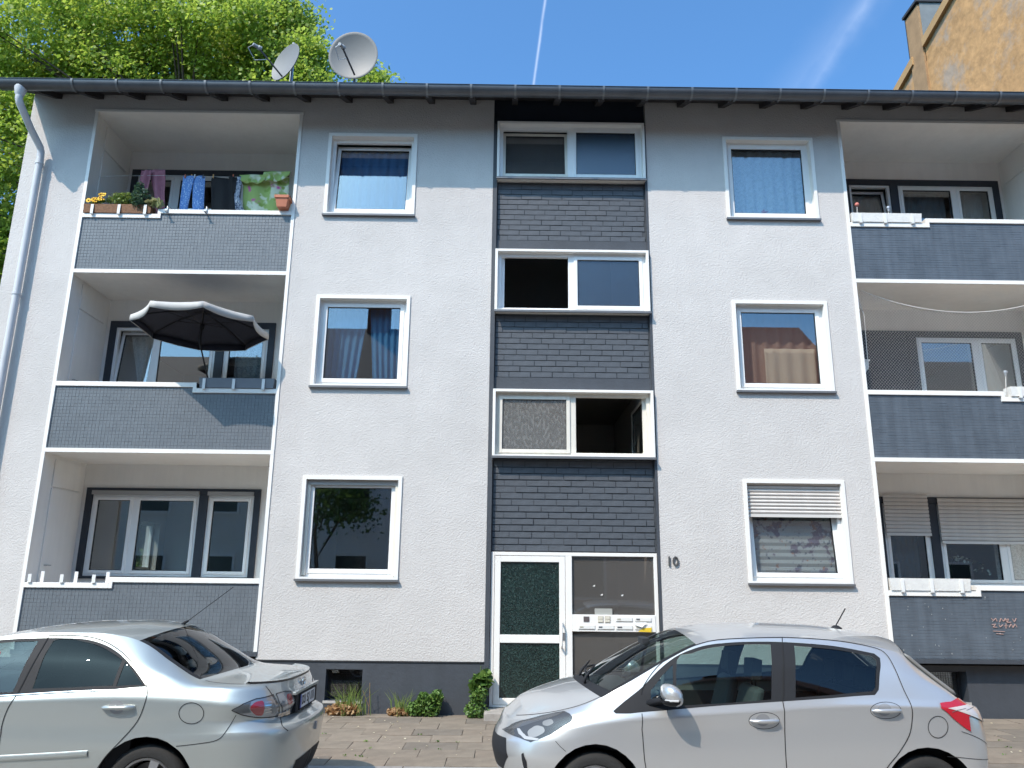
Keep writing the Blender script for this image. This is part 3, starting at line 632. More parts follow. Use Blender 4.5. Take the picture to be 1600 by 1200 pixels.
pl = thing('dark_herb', 'dark blue green feathery plant at right of wicker flower box', 'plant', (-5.98, .05, 7.58)); b = MB(); leaves(b, (-5.99, .0, 7.74), (.17, .13, .20), 700, .045, rp, up=.6); leaves(b, (-6.02, -.03, 7.92), (.08, .06, .10), 160, .05, rp); b.build('foliage', leafmat('leaf_dark', (.025, .07, .055), (.09, .16, .08)), pl, fix=False)
pl = thing('trailing_leaves', 'few large drooping leaves at right end of wicker flower box', 'plant', (-5.72, .05, 7.58)); b = MB(); leaves(b, (-5.72, -.03, 7.66), (.13, .06, .07), 26, .14, rp); b.build('foliage', leafmat('leaf_pale', (.22, .25, .10), (.36, .36, .20)), pl, fix=False)
pot = thing('terracotta_pot', 'terracotta coloured square plastic pot hanging at right end of top parapet', 'flower pot', (-3.66, .02, 7.5))
b = MB(); A = lambda r, z: [(-3.665-r, -.055-r, z), (-3.665+r, -.055-r, z), (-3.665+r, -.055+r, z), (-3.665-r, -.055+r, z)]
n0_ = [A(.075, 7.575), A(.10, 7.72), A(.112, 7.72), A(.115, 7.765), A(.10, 7.765), A(.09, 7.68)]
for q in range(5):
    n = len(b.v); b.v += n0_[q]+n0_[q+1]
    for i in range(4): j = (i+1) % 4; b.f.append((n+i, n+j, n+4+j, n+4+i))
b.poly(A(.075, 7.575)[::-1]); b.poly(A(.09, 7.68)); b.build('pot', M('terracotta', (.50, .17, .09), .6, var=.1), pot, fix=False)
MB().tube([(-3.56, -.16, 7.70), (-3.548, -.10, 7.78), (-3.55, .06, 7.76), (-3.55, .12, 7.62), (-3.55, .12, 7.565)], .007, 6).build('hanger', M('brown_wire', (.12, .06, .04), .6), pot)
for px, lab in ((262, 'small metal clamp on top left parapet beside wicker flower box'), (323, 'small metal clamp at middle of top left parapet')):
    p = at(px, 326, -.02); t = thing('rail_clamp', lab, 'clamp', (p.x, -.02, 7.55), 'metal clamps on the top left parapet')
    MB().tube([(p.x, .15, 7.52), (p.x, .14, 7.60), (p.x, -.03, 7.60), (p.x, -.034, 7.47)], .010, 6).build('jaw', M('galvanised', (.45, .46, .47), .4, metal=.8), t)
    MB().lathe((p.x, -.06, 7.50), [(.0001, -.03), (.016, -.028), (.016, .02), (.007, .03), (.007, .06), (.0001, .06)], 8, axis='y').tube([(p.x-.035, -.10, 7.50), (p.x+.035, -.10, 7.50)], .006, 6).build('screw', M('galvanised'), t)
# --- parasol
PC = at(315, 508, -.08); PR = .99; tiltM = Matrix.Rotation(math.radians(-3), 3, 'X')
pa = thing('parasol', 'open dark blue parasol with pale valance on middle left balcony', 'parasol', (PC.x, PC.y, 3.79))
ap = PC+tiltM @ Vector((0, 0, .24))
NB = M('parasol_navy', (.016, .018, .032), .85, var=.12, vs=12); PALE = M('parasol_pale', (.46, .45, .43), .8, var=.05, vs=9)
def rim(k, r=1., dz=0): a = math.radians(112+45*k); return PC+tiltM @ Vector((PR*r*math.cos(a), PR*r*math.sin(a), dz))
for k in range(8):
    P = []; V2 = []
    for i in range(9):
        s_ = i/8; row = []
        for j in range(9):
            u = j/8; e = rim(k).lerp(rim(k+1), u); sag = .10*4*u*(1-u)*s_*s_*.55
            e2 = e.lerp(PC, .055*4*u*(1-u))
            p = ap.lerp(e2, s_); p.z += .035*math.sin(math.pi*s_)-.0*sag; row.append(p)
        P.append(row)
    pnl = MB().grid(P).build('canopy_panel', NB, pa, smooth=True, fix=False); solidify(pnl, .004)
    V2 = [[P[8][j]+Vector((0, 0, .008))+(P[8][j]-PC).normalized()*.010 for j in range(9)], [P[8][j]+Vector((0, 0, -.045))+(P[8][j]-PC).normalized()*.014 for j in range(9)], [P[8][j]+Vector((0, 0, -.085-.03*math.sin(math.pi*j/8)))+(P[8][j]-PC).normalized()*.010 for j in range(9)]]
    solidify(MB().grid(V2).build('valance', PALE, pa, smooth=True, fix=False), .004)
    solidify(MB().grid([[p-(p-PC).normalized()*.016 for p in r_] for r_ in V2]).build('valance_lining', NB, pa, smooth=True, fix=False), .003)
    MB().tube([ap+Vector((0, 0, -.03)), ap.lerp(rim(k), .5)+Vector((0, 0, .02)), rim(k)], .006, 5).build('rib', M('dark_metal', (.02, .02, .022), .45, metal=.5), pa)
    MB().tube([PC+Vector((0, 0, .02)), ap.lerp(rim(k), .5)+Vector((0, 0, .01))], .005, 5).build('strut', M('dark_metal'), pa)
MB().tube([ap+Vector((0, 0, .05)), PC+Vector((0, .02, -.3)), Vector((-4.60, .20, 4.6)), Vector((-4.585, .22, 3.79))], .013, 8).build('pole', M('dark_metal'), pa)
MB().lathe((PC.x+.01, PC.y+.01, PC.z-.02), [(.03, -.04), (.035, 0), (.03, .04)], 10).build('hub', M('dark_metal'), pa)
MB().lathe((-4.585, .24, 3.781), [(.0001, .0), (.19, 0), (.19, .03), (.05, .07), (.02, .22), (.0001, .22)], 16).build('stand', M('dark_metal'), pa)
GREYB = M('grey_plastic', (.17, .185, .21), .5, var=.06)
planter('flower_box', 'long grey plastic flower box with three pale brackets under parasol', -4.70, -3.56, 4.605, .15, GREYB, (-4.62, -4.17, -3.72))
WHB = M('white_foam', (.74, .73, .70), .65, var=.08, vs=14, bump=.4, bs=40)
planter('flower_box', 'chipped white flower box on top right parapet with pink ball', 5.52, 6.66, 7.495, .15, WHB, (5.66, 6.06, 6.50))
planter('flower_box', 'white flower box at far right of middle right parapet', 7.68, 8.85, 4.622, .15, WHB, (7.82, 8.25, 8.7))
planter('flower_box', 'clean white flower box on lowest right parapet under shutters', 5.53, 6.69, 1.735, .17, WHB, (5.70, 6.12, 6.55))
def stake(name, label, cat, px, py0, py1, top, Y=.04):
    p, q = at(px, py0, Y), at(px, py1, Y); t = thing(name, label, cat, (p.x, Y, p.z)); MB().tube([p-Vector((0, 0, .08)), q], .006, 6).build('stem', M('pale_stick', (.6, .58, .55), .5), t); return t, q
t, q = stake('garden_stake', 'pink ball on thin stick in top right flower box', 'garden stake', 1339, 338, 320, 0)
MB().lathe(q, [(.0001, -.034), (.02, -.03), (.035, -.008), (.034, .015), (.018, .034), (.0001, .036)], 12).build('ball', M('pink_ball', (.62, .20, .16), .6), t, smooth=True)
for px, y0, y1, lab, Y in ((1388, 338, 326, 'silver solar garden light in top right flower box', .04), (1571, 610, 583, 'white solar garden light at right end of middle right parapet', .04)):
    t, q = stake('solar_light', lab, 'garden light', px, y0, y1, 0, Y)
    MB().lathe(q, [(.0001, -.05), (.014, -.05), (.022, .0), (.032, .004), (.032, .03), (.012, .045), (.0001, .045)], 12).build('lantern', M('solar_metal', (.55, .55, .56), .3, metal=.6), t, smooth=True, angle=40)
# empty brackets on the lowest left parapet
for i, px in enumerate((48, 98, 148)):
    for s_ in (0, 1):
        p = at(px+s_*(15 if i else 12), 905, -.0); X = p.x; y = -.03+s_*.12
        t = thing('box_bracket', 'empty white flower box bracket, number %d from left on lowest left parapet' % (i*2+s_+1), 'bracket', (X, y, 1.715), 'empty brackets on the lowest left parapet')
        t['label'] = ('front ' if not s_ else 'rear ')+'white bracket of the '+('leftmost', 'middle', 'rightmost')[i]+' empty pair on lowest left parapet'
        MB().box(X-.024, X+.024, y-.006, y+.006, 1.716, 1.83+.04*s_).box(X-.024, X+.024, y-.008, y+.07, 1.7155, 1.722).build('plate', STRAP, t)
# --- bird net on the middle right balcony
x0, x1 = 5.48, 8.93
def ztopnet(x): u = (x-5.55)/(8.9-5.55); return 6.40-.40*math.sin(math.pi*max(0, min(1, (u-.02)/.98)))**.8*(1 if u > 0 else 0)*.92
net = thing('bird_net', 'fine white bird net stretched over middle right balcony opening', 'net', (7.2, .16, 4.69))
nb = MB(); y_ = .15; step = .048; zl = 4.68
def clipline(sx):
    k = -4
    c_ = x0-3
    while c_ < x1+3:
        run = []
        for i in range(0, 61):
            z = zl+i/60*1.75; x = c_+sx*(z-zl)*.9
            ok = x0 < x < x1 and z < ztopnet(x)
            if ok: run.append((x, y_+.03*math.sin(x*2.1)*math.sin((z-zl)*1.8), z))
            if (not ok or i == 60) and len(run) > 1:
                a, e = run[0], run[-1]; m_ = run[len(run)//2]
                for p, q in ((a, m_), (m_, e)):
                    if p != q: n = len(nb.v); w_ = .0015; nb.v += [(p[0]-w_, p[1], p[2]), (p[0]+w_, p[1], p[2]), (q[0]+w_, q[1], q[2]), (q[0]-w_, q[1], q[2]), (p[0], p[1]+.002, p[2]), (q[0], q[1]+.002, q[2])]; nb.f += [(n, n+1, n+2, n+3), (n+1, n+4, n+5, n+2), (n+4, n, n+3, n+5)]
                run = []
            elif not ok: run = []
        c_ += step
clipline(1); clipline(-1)
nb.build('mesh_threads', M('net_thread', (.46, .44, .42), .6), net, fix=False)
MB().tube([(x, y_+.0, ztopnet(x)) for x in [5.60+3.3*i/40 for i in range(41)]], .006, 5).build('top_rope', M('net_rope', (.75, .73, .70), .7), net)
p, q, r_ = at(1339, 458, y_), at(1345, 480, y_), at(1350, 492, y_); MB().tube([p, q, r_, r_+Vector((-.02, 0, -.9))], .005, 5).build('side_rope', M('net_rope'), net)
t = thing('wall_box', 'white plastic wall box mounted at left edge behind bird net', 'box', (5.56, .3, 5.0)); MB().prism([(5.465, .2, 5.02), (5.60, .2, 5.02), (5.665, .2, 5.12), (5.67, .2, 5.22), (5.465, .2, 5.22)], (0, .18, 0)).build('housing', WHITE, t, bevel=.01); MB().box(5.465, 5.685, .19, .39, 5.222, 5.245).build('lid', WHITE, t); MB().tube([(5.47, .25, 4.95), (5.56, .25, 4.9), (5.6, .25, 4.78)], .02, 6).build('hose', M('black_rubber'), t)
# --- curtains and what stands behind the panes
def curtain(name, label, x0, x1, z0, z1, y, mat, folds=9, amp=.03, x1b=None, x0b=None, cat='curtain'):
    P = []; nx = folds*6
    for i in range(9):
        v = i/8; a = x0+((x0b if x0b is not None else x0)-x0)*v; bb = x1+((x1b if x1b is not None else x1)-x1)*v
        P.append([(a+(bb-a)*j/nx, y+amp*(.5+.5*v)*math.sin(2*math.pi*folds*j/nx+.7*math.sin(5*j/nx)), z1+(z0-z1)*v) for j in range(nx+1)])
    o = MB().grid(P).build(name, mat, smooth=True, fix=False); solidify(o, .003); return tag(o, label, cat)
def lace(name, col, hole=.35, scale=40):
    m = bpy.data.materials.new(name); m.use_nodes = True; t = m.node_tree; b = t.nodes['Principled BSDF']; b.inputs['Base Color'].default_value = (*col, 1); b.inputs['Roughness'].default_value = .9
    tc = t.nodes.new('ShaderNodeTexCoord'); v = t.nodes.new('ShaderNodeTexVoronoi'); v.inputs['Scale'].default_value = scale*.35; n = t.nodes.new('ShaderNodeTexNoise'); n.inputs['Scale'].default_value = scale*.5
    t.links.new(tc.outputs['Object'], v.inputs['Vector']); t.links.new(tc.outputs['Object'], n.inputs['Vector'])
    r = t.nodes.new('ShaderNodeMapRange'); r.inputs[1].default_value = .3; r.inputs[2].default_value = .6; r.inputs[3].default_value = 1-hole; r.inputs[4].default_value = .98; t.links.new(n.outputs[0], r.inputs[0])
    t.links.new(r.outputs[0], b.inputs['Alpha']); return m
BLUEC = M('blue_curtain', (.10, .24, .50), .85, var=.08, vs=3)
BLUED = M('deep_blue_curtain', (.07, .22, .42), .85, var=.08, vs=3)
curtain('curtain', 'plain blue curtain behind tilted top left window', -2.92, -1.64, 7.55, 8.80, .30, BLUEC, 9, .03)
curtain('curtain', 'blue curtain gathered at right of middle left window', -2.22, -1.62, 4.70, 6.0, .30, BLUED, 6, .03, x0b=-2.12)
curtain('curtain', 'blue curtain at left of middle left window, widened to stand for reflected sky', -2.93, -2.25, 4.70, 6.0, .33, BLUED, 6, .03, x1b=-2.40)  # curtain widened so its blue stands in for the sky's reflection
LACE = lace('lace_blue', (.66, .72, .78), .22)
curtain('lace_curtain', 'patterned lace curtain filling top right window', 3.62, 4.90, 7.58, 8.90, .28, LACE, 8, .035)
curtain('curtain', 'beige curtain in lower half of middle right window', 4.05, 4.86, 4.72, 5.42, .26, M('beige_curtain', (.62, .44, .33), .85), 4, .015)
curtain('curtain', 'brown sheet added behind beige curtain for the red roof reflection in middle right window', 3.60, 4.92, 4.70, 6.05, .34, M('roof_reflection_brown', (.34, .20, .16), .9), 7, .025)  # brown sheet added to imitate the opposite red roof reflected in the pane
PRN = patmat('blind_print', (.50, .49, .50), [((.20, .17, .24), 7, .56), ((.40, .20, .16), 9, .62), ((.15, .18, .24), 14, .64)])
P = []
for i in range(25): P.append([(xx, .215+(.012 if i % 2 else 0), 1.90+i*.05) for xx in (3.66, 4.30, 4.86)])
o = MB().grid(P).build('pleated_blind', PRN, fix=False); solidify(o, .003); tag(o, 'pleated blind printed with birds behind tilted lower right window', 'blind')
SHEER = lace('sheer_white', (.62, .62, .62), .45, 80)
curtain('curtain', 'white sheer curtain in tilted sash of middle left balcony window', -6.62, -6.06, 4.7, 5.98, 1.52, SHEER, 5, .03, x0b=-6.3)
curtain('curtain', 'white sheer curtain in balcony window beside parasol', -4.75, -4.15, 4.7, 5.98, 1.52, SHEER, 6, .03)
curtain('curtain', 'pale sheer curtain behind wide pane of top right balcony', 7.08, 8.0, 7.5, 8.83, 1.52, M('sheer_grey', (.34, .37, .42), .9), 9, .03)
curtain('curtain', 'pale sheer curtain behind narrow right pane of top right balcony', 8.10, 8.7, 7.5, 8.83, 1.52, M('sheer_grey'), 6, .03)
curtain('curtain', 'dark sheer curtain behind tilted sash of top right balcony', 6.15, 6.85, 7.5, 8.83, 1.56, M('sheer_dark', (.10, .12, .16), .9), 6, .03)
curtain('curtain', 'cream curtain swept aside in narrow pane behind bird net', 8.05, 8.35, 4.7, 5.98, 1.50, M('cream_curtain', (.52, .45, .38), .9), 4, .03, x1b=8.7)
curtain('curtain', 'grey checked curtain behind narrow shuttered window', 6.35, 6.8, 1.8, 2.7, 1.52, M('grey_sheer', (.13, .15, .18), .9), 5, .02)
curtain('curtain', 'white patterned curtain at far right shuttered window', 8.05, 8.7, 1.8, 2.7, 1.52, SHEER, 5, .02)
t = thing('orchid', 'white orchid sprays standing behind wide shuttered window', 'plant', (7.45, 1.5, 1.8))
for k in range(2): MB().tube([(7.30+.3*k, 1.5, 1.8), (7.28+.3*k, 1.5, 2.1), (7.35+.32*k, 1.46, 2.26-.06*k), (7.60+.2*k, 1.45, 2.24-.1*k)], .005, 5).build('stem', M('stem_green', (.06, .1, .03), .6), t)
fb = MB()
for (cx, cz, rx, rz, n) in ((7.30, 2.30, .10, .10, 14), (7.45, 2.21, .15, .05, 18), (7.7, 2.06, .09, .04, 10), (7.85, 2.02, .04, .03, 5)): leaves(fb, (cx, 1.42, cz), (rx, .03, rz), n, .055, rp)
fb.build('blossoms', M('orchid_white', (.72, .72, .64), .6), t, fix=False)
MB().lathe((7.45, 1.5, 1.78), [(.0001, 0), (.06, 0), (.075, .13), (.0001, .12)], 12).build('pot', M('pot_pale', (.5, .5, .48), .5), t)
t = thing('pink_flower', 'small pink artificial flower on inner sill of top right window', 'flower', (4.2, .20, 7.6)); fb = MB(); leaves(fb, (4.20, .20, 7.74), (.08, .02, .07), 26, .05, rp); fb.build('petals', M('pink_petal', (.66, .22, .26), .7), t, fix=False); MB().tube([(4.2, .2, 7.585), (4.2, .2, 7.74)], .006, 5).build('stem', M('stem_green'), t)
t = thing('small_pot', 'pale blue round pot on inner sill of top right window', 'pot', (4.72, .20, 7.6)); MB().lathe((4.70, .20, 7.585), [(.0001, 0), (.045, 0), (.07, .06), (.055, .12), (.06, .125), (.0001, .12)], 14).build('bowl', M('pale_blue_glaze', (.45, .58, .66), .3), t, smooth=True)
# chalk scribble on the lowest right parapet
CH = M('chalk_pink', (.42, .28, .25), .9)
def scrib(pts): return [at(px, py, .0) for px, py in pts]
chalk = MB()
for pts in ([(1549, 966), (1552, 970), (1556, 966), (1558, 971)], [(1562, 972), (1564, 966), (1568, 971), (1571, 966), (1573, 972)], [(1570, 969), (1576, 967), (1574, 973), (1580, 972)], [(1582, 967), (1585, 972), (1588, 966)], [(1550, 976), (1556, 975), (1552, 980), (1558, 980)], [(1561, 976), (1563, 980), (1567, 976)], [(1569, 978), (1575, 978)], [(1572, 974), (1572, 982)], [(1577, 980), (1580, 975), (1583, 981), (1586, 975), (1589, 980)], [(1552, 986), (1570, 987)], [(1557, 990), (1568, 991)]):
    q = scrib(pts)
    for a, e in zip(q[:-1], q[1:]):
        d = (e-a).normalized()*.0001; s_ = Vector((-(e-a).z, 0, (e-a).x)).normalized()*.0042
        n = len(chalk.v)
        for yy in (-.003, .006): chalk.v += [tuple(Vector((v_.x, yy, v_.z))) for v_ in (a-s_, a+s_, e+s_, e-s_)]
        chalk.f += [(n, n+1, n+2, n+3), (n+4, n+7, n+6, n+5)]+[(n+i, n+(i+1) % 4, n+4+(i+1) % 4, n+4+i) for i in range(4)]
chalk.build('chalk_scribble', CH, balc[(1, 0)])
fk = MB(); rf_ = random.Random(21)
for _ in range(45):
    X, Z = rf_.uniform(5.55, 8.85), rf_.uniform(.84, 1.66); a_, b_ = rf_.uniform(.002, .006), rf_.uniform(.003, .011)
    fk.box(X-a_, X+a_, .0005, .0035, Z-b_, Z+b_)
tag(fk.build('paint_flecks', M('fleck_white', (.36, .37, .37), .8), balc[(1, 0)]), kind='stuff')
# --- satellite dishes
def dish(label, c, R, face, armdir, cat='satellite dish', mastx=0):
    t = thing('satellite_dish', label, cat, (c[0], c[1], ry(c[1])), 'satellite dishes on the roof'); c = Vector(c); f = Vector(face).normalized(); q = f.to_track_quat('Z', 'Y').to_matrix()
    GR = M('dish_grey', (.20, .195, .19), .55, var=.05, vs=3)
    MB().lathe(c, [(R*i/10, .16*R*(i/10)**2) for i in range(0, 11)][0:1]+[(max(R*i/10, .0005), .18*R*(i/10)**2) for i in range(1, 11)]+[(R*1.012, .18*R-.004), (R*1.0, .18*R-.018)]+[(max(R*i/10, .0005), .18*R*(i/10)**2-.016) for i in range(9, 0, -1)], 40, M_=q).build('reflector', GR, t, smooth=True, angle=60)
    low = c+q @ Vector((0, 0, .1*R))+Vector(armdir[0]); lnb = c+Vector(armdir[1])
    MB().tube([low, lnb], .016, 6).build('arm', M('arm_brown', (.10, .085, .08), .5, metal=.3), t)
    ax = (c-lnb).normalized(); MB().lathe(lnb, [(.0001, -.09), (.03, -.09), (.03, .0), (.04, .01), (.04, .06), (.0001, .065)], 10, M_=ax.to_track_quat('Z', 'Y').to_matrix()).build('receiver', M('lnb_grey', (.42, .42, .42), .5), t, smooth=True, angle=40)
    MB().tube([lnb-ax*.08, lnb-ax*.12+Vector((-.05, 0, -.08)), lnb+Vector((-.05, .05, -.22)), low.lerp(lnb, .6)], .007, 5).build('cable', M('cable_white', (.6, .6, .6), .5), t)
    back = c-f*.10; MB().tube([c-f*.02, back], .03, 8).tube([Vector((back.x, back.y, back.z+.06)), Vector((back.x, back.y, ry(back.y)+.06))], .024, 8).build('mast', M('galvanised'), t)
d1 = at(553.5, 90, .15); d2 = at(450, 100, .35)
dish('round grey satellite dish facing the street, right of the pair', d1, .425, (-.06, -.985, -.12), ((.05, -.04, -.40), (-.12, -.42, -.10)))
dish('grey satellite dish turned to the left, left of the pair', d2, .36, (-.60, -.79, .13), ((-.02, -.05, -.33), (-.42, -.36, .06)))
mp_ = at(459, 70, 1.0); t = thing('roof_pole', 'thin pale pole behind left satellite dish', 'pole', (mp_.x, 1.0, ry(1.0))); MB().tube([(mp_.x, 1.0, ry(1.0)), mp_], .022, 8).lathe(mp_, [(.03, -.02), (.03, .03), (.0001, .04)], 8).build('tube', M('lnb_grey'), t)
# leaflets stuck in the right hand letter flap
lf = at(1008, 984, .0); o = MB().prism([(lf.x-.10, .002, lf.z-.028), (lf.x+.09, .002, lf.z-.034), (lf.x+.095, .002, lf.z+.03), (lf.x-.03, .002, lf.z+.02)], (0, .004, 0)).build('leaflet', M('yellow_paper', (.72, .50, .03), .7)); tag(o, 'yellow leaflet stuck in the rightmost lower letter flap', 'leaflet')
lf = at(1000, 976, -.01); o = MB().prism([(lf.x-.09, -.004, lf.z+.03), (lf.x+.10, -.004, lf.z+.03), (lf.x+.03, -.03, lf.z-.035), (lf.x-.06, -.012, lf.z-.01)], (0, .003, 0)).build('letter', M('white_sheet', (.75, .74, .72), .7)); tag(o, 'crumpled white paper hanging from the rightmost upper letter flap', 'letter')
# ================================================================ parked cars
def pchip(keys):
    xs_ = np.array([k[0] for k in keys], float); ys_ = np.array([k[1] for k in keys], float); n = len(xs_)
    if n == 1: return lambda q: np.full(np.shape(q), ys_[0])
    h = np.diff(xs_); d = np.diff(ys_)/h; m = np.zeros(n); m[0], m[-1] = d[0], d[-1]
    for i in range(1, n-1): m[i] = 0 if d[i-1]*d[i] <= 0 else (h[i-1]+h[i])/(h[i-1]/d[i]+h[i]/d[i-1]) if False else 2*d[i-1]*d[i]/(d[i-1]+d[i]) if abs(d[i-1]+d[i]) > 1e-9 else 0
    def f(q):
        q = np.clip(np.asarray(q, float), xs_[0], xs_[-1]); i = np.clip(np.searchsorted(xs_, q, side='right')-1, 0, n-2); t = (q-xs_[i])/h[i]
        return ys_[i]*(1+2*t)*(1-t)**2+m[i]*h[i]*t*(1-t)**2+ys_[i+1]*t*t*(3-2*t)+m[i+1]*h[i]*t*t*(t-1)
    return f
class Car:
    def __init__(s, lines, centre, origin, name, label, cut):
        """lines: dicts xf,xr,rf,rr,n,W(keys),z(keys) from sill to roof rail; centre: roof/bonnet centre line z keys; cut: (rail x, centre x) boundaries"""
        s.L = [dict(l, Wf=pchip(l['W']), zf=pchip(l['z'])) for l in lines]; s.K = len(lines); s.O = Vector(origin); s.zc = pchip(centre); s.cut = cut
        s.t = thing(name, label, 'car', origin, 'cars parked along the kerb')
        kv = np.arange(s.K, dtype=float); n = s.K; A = np.zeros((n, n)); A[0, 0] = 2; A[0, 1] = 1; A[-1, -1] = 2; A[-1, -2] = 1
        for i in range(1, n-1): A[i, i-1:i+2] = 1, 4, 1
        Bm = np.zeros((n, n)); Bm[0, 0], Bm[0, 1] = -3, 3; Bm[-1, -2], Bm[-1, -1] = -3, 3
        for i in range(1, n-1): Bm[i, i-1], Bm[i, i+1] = -3, 3
        s.D = np.linalg.solve(A, Bm)*.72
        uu, vv = np.meshgrid(np.linspace(.002, .998, 160), np.linspace(0, s.K-1, 60), indexing='ij'); s.gu, s.gv = uu.ravel(), vv.ravel(); s.gp = s.side(s.gu, s.gv)
    def line(s, k, u):
        l = s.L[k]; u = np.asarray(u, float); x = l['xf']+(l['xr']-l['xf'])*(1-np.cos(np.pi*u))/2
        a = np.clip(1-(x-l['xf'])/l['rf'], 0, 1); b = np.clip(1-(l['xr']-x)/l['rr'], 0, 1); n = l.get('n', 2.4)
        nr = l.get('nr', 3.0); y = l['Wf'](x)*(1-a**n)**(1/n)*(1-b**nr)**(1/nr)
        y = y*np.clip((1-u)/.0025, 0, 1)*np.clip(u/.0025, 0, 1)
        return np.stack([x, y, l['zf'](x)], -1)
    def side(s, u, v):
        u = np.atleast_1d(np.asarray(u, float)); v = np.clip(np.atleast_1d(np.asarray(v, float)), 0, s.K-1)
        P = np.stack([s.line(k, u) for k in range(s.K)], 0); Dm = np.tensordot(s.D, P, 1)
        i = np.clip(v.astype(int), 0, s.K-2); t = (v-i)[:, None]; r = np.arange(len(u))
        return P[i, r]*(1+2*t)*(1-t)**2+Dm[i, r]*t*(1-t)**2+P[i+1, r]*t*t*(3-2*t)+Dm[i+1, r]*t*t*(t-1)
    def top(s, u, t):
        u = np.atleast_1d(np.asarray(u, float)); t = np.atleast_1d(np.asarray(t, float)); R_ = s.line(s.K-1, u)
        l = s.L[-1]; a = [l['xf']]+[c_[0] for c_ in s.cut]+[l['xr']]; b = [l['xf']]+[c_[1] for c_ in s.cut]+[l['xr']]
        xc = np.interp(R_[:, 0], a, b); wgt = np.clip(R_[:, 1]/.5, 0, 1)**1.2; z = R_[:, 2]+(s.zc(xc)-R_[:, 2])*wgt
        xc = R_[:, 0]+(xc-R_[:, 0])*wgt
        q = (1-t)**2
        return np.stack([xc+(R_[:, 0]-xc)*q, R_[:, 1]*(1-t), z+(R_[:, 2]-z)*(1-t)**2.2], -1)
    def utop(s, x):
        l = s.L[-1]; return math.acos(max(-1, min(1, 1-2*(x-l['xf'])/(l['xr']-l['xf']))))/math.pi
    def normal(s, f, u, v, e=1e-3):
        v0, v1 = (v-e, v+e); hi = s.K-1 if f == s.side else 1
        du = f(np.clip(u+e, 0.0005, .9995), v)-f(np.clip(u-e, .0005, .9995), v); dv = f(u, np.clip(v1, 0, hi))-f(u, np.clip(v0, 0, hi))
        n = np.cross(du, dv); n /= np.maximum(np.linalg.norm(n, axis=1), 1e-9)[:, None]
        P = f(u, v); c_ = np.array([2.0, 0, .55]); flip = ((P-c_)*n).sum(1) < 0; n[flip] *= -1; return n
    def px(s, P):      # picture position of a point on the near side (y towards the camera is world -y)
        q = np.stack([P[:, 0]+s.O.x, s.O.y-P[:, 1], P[:, 2]+s.O.z], -1)-np.array(CAM); w_ = q@np.array(_f)
        return np.stack([800+FPX*(q@np.array(_r2))/w_, 600-FPX*(q@np.array(_u2))/w_], -1)
    def inv(s, pts, mode='px'):
        fn = s.px if mode == 'px' else (lambda P: P[:, [0, 2]]*100 if mode == 'xz' else P[:, [1, 2]]*100)
        if not hasattr(s, 'cache'): s.cache = {}
        if mode not in s.cache: s.cache[mode] = fn(s.gp)
        G = s.cache[mode]; out = []
        for p in pts:
            tgt = np.array(p, float)*(1 if mode == 'px' else 100); d = ((G-tgt)**2).sum(1)
            if mode == 'yz': d = d+1e6*(s.gp[:, 0] < 2.5)
            i = d.argmin(); x = np.array([s.gu[i], s.gv[i]])
            for _ in range(12):
                e = 1e-4; P = np.array([x[0], x[0]+e, x[0]]), np.array([x[1], x[1], x[1]+(e if x[1] < s.K-1-2*e else -e)])
                F_ = fn(s.side(*P)); r = F_[0]-tgt; J = np.stack([(F_[1]-F_[0])/e, (F_[2]-F_[0])/(e if x[1] < s.K-1-2*e else -e)], 1)
                if abs(np.linalg.det(J)) < 1e-6: break
                st = np.clip(np.linalg.solve(J, -r), -.03, .03)*1.0; x = x+st; x[0] = min(max(x[0], .001), .999); x[1] = min(max(x[1], 0), s.K-1)
            out.append(tuple(x))
        return out
    def patch(s, polys, f=None, off=0., du=.006, dv=.1, both=True, name='part', mat=None, parent=None, side=None):
        """mesh of the surface inside (u,v) polygons, with exact outlines and smooth normals"""
        f = f or s.side; V = []; F_ = []; idx = {}
        for poly in polys:
            loops = poly if isinstance(poly[0][0], (tuple, list, np.ndarray)) else [poly]
            flat = [p for l in loops for p in l]
            for tri in geometry.tessellate_polygon([[Vector((p[0]*20, p[1], 0)) for p in l] for l in loops]):
                tp = np.array([flat[i] for i in tri], float)
                if abs(area(tp)) < 1e-9: continue
                for i in range(int(tp[:, 0].min()/du), int(tp[:, 0].max()/du)+1):
                    strip = clip(clip(tp, 0, i*du, 1), 0, (i+1)*du, -1)
                    if len(strip) < 3: continue
                    for j in range(int(strip[:, 1].min()/dv), int(strip[:, 1].max()/dv)+1):
                        c_ = clip(clip(strip, 1, j*dv, 1), 1, (j+1)*dv, -1)
                        if len(c_) < 3: continue
                        ids = []
                        for q in c_:
                            k = (round(q[0]*2e5), round(q[1]*2e4))
                            if k not in idx: idx[k] = len(V); V.append(q)
                            if idx[k] not in ids: ids.append(idx[k])
                        if len(ids) > 2: F_.append(ids)
        V = np.array(V); u = np.clip(V[:, 0], .00005, .99995); v = V[:, 1]
        P = f(u, v); N = s.normal(f, u, v); P = P+N*off
        objs = []
        for sg in ((-1, 1) if side is None else (side,)):
            Q = P*np.array([1, sg, 1]); Nn = N*np.array([1, sg, 1])
            me = bpy.data.meshes.new(name); fs = [fc if sg > 0 else fc[::-1] for fc in F_]; me.from_pydata(Q.tolist(), [], fs)
            # face winding to agree with the outward normal
            me.update(); pn = np.zeros(len(me.polygons)*3); me.polygons.foreach_get('normal', pn); pn = pn.reshape(-1, 3)
            flip = sum(1 for q, fc in zip(pn, fs) if q@Nn[fc[0]] < 0) > len(fs)/2
            if flip: me.flip_normals()
            me.polygons.foreach_set('use_smooth', [True]*len(me.polygons)); me.normals_split_custom_set_from_vertices([tuple(n_) for n_ in Nn])
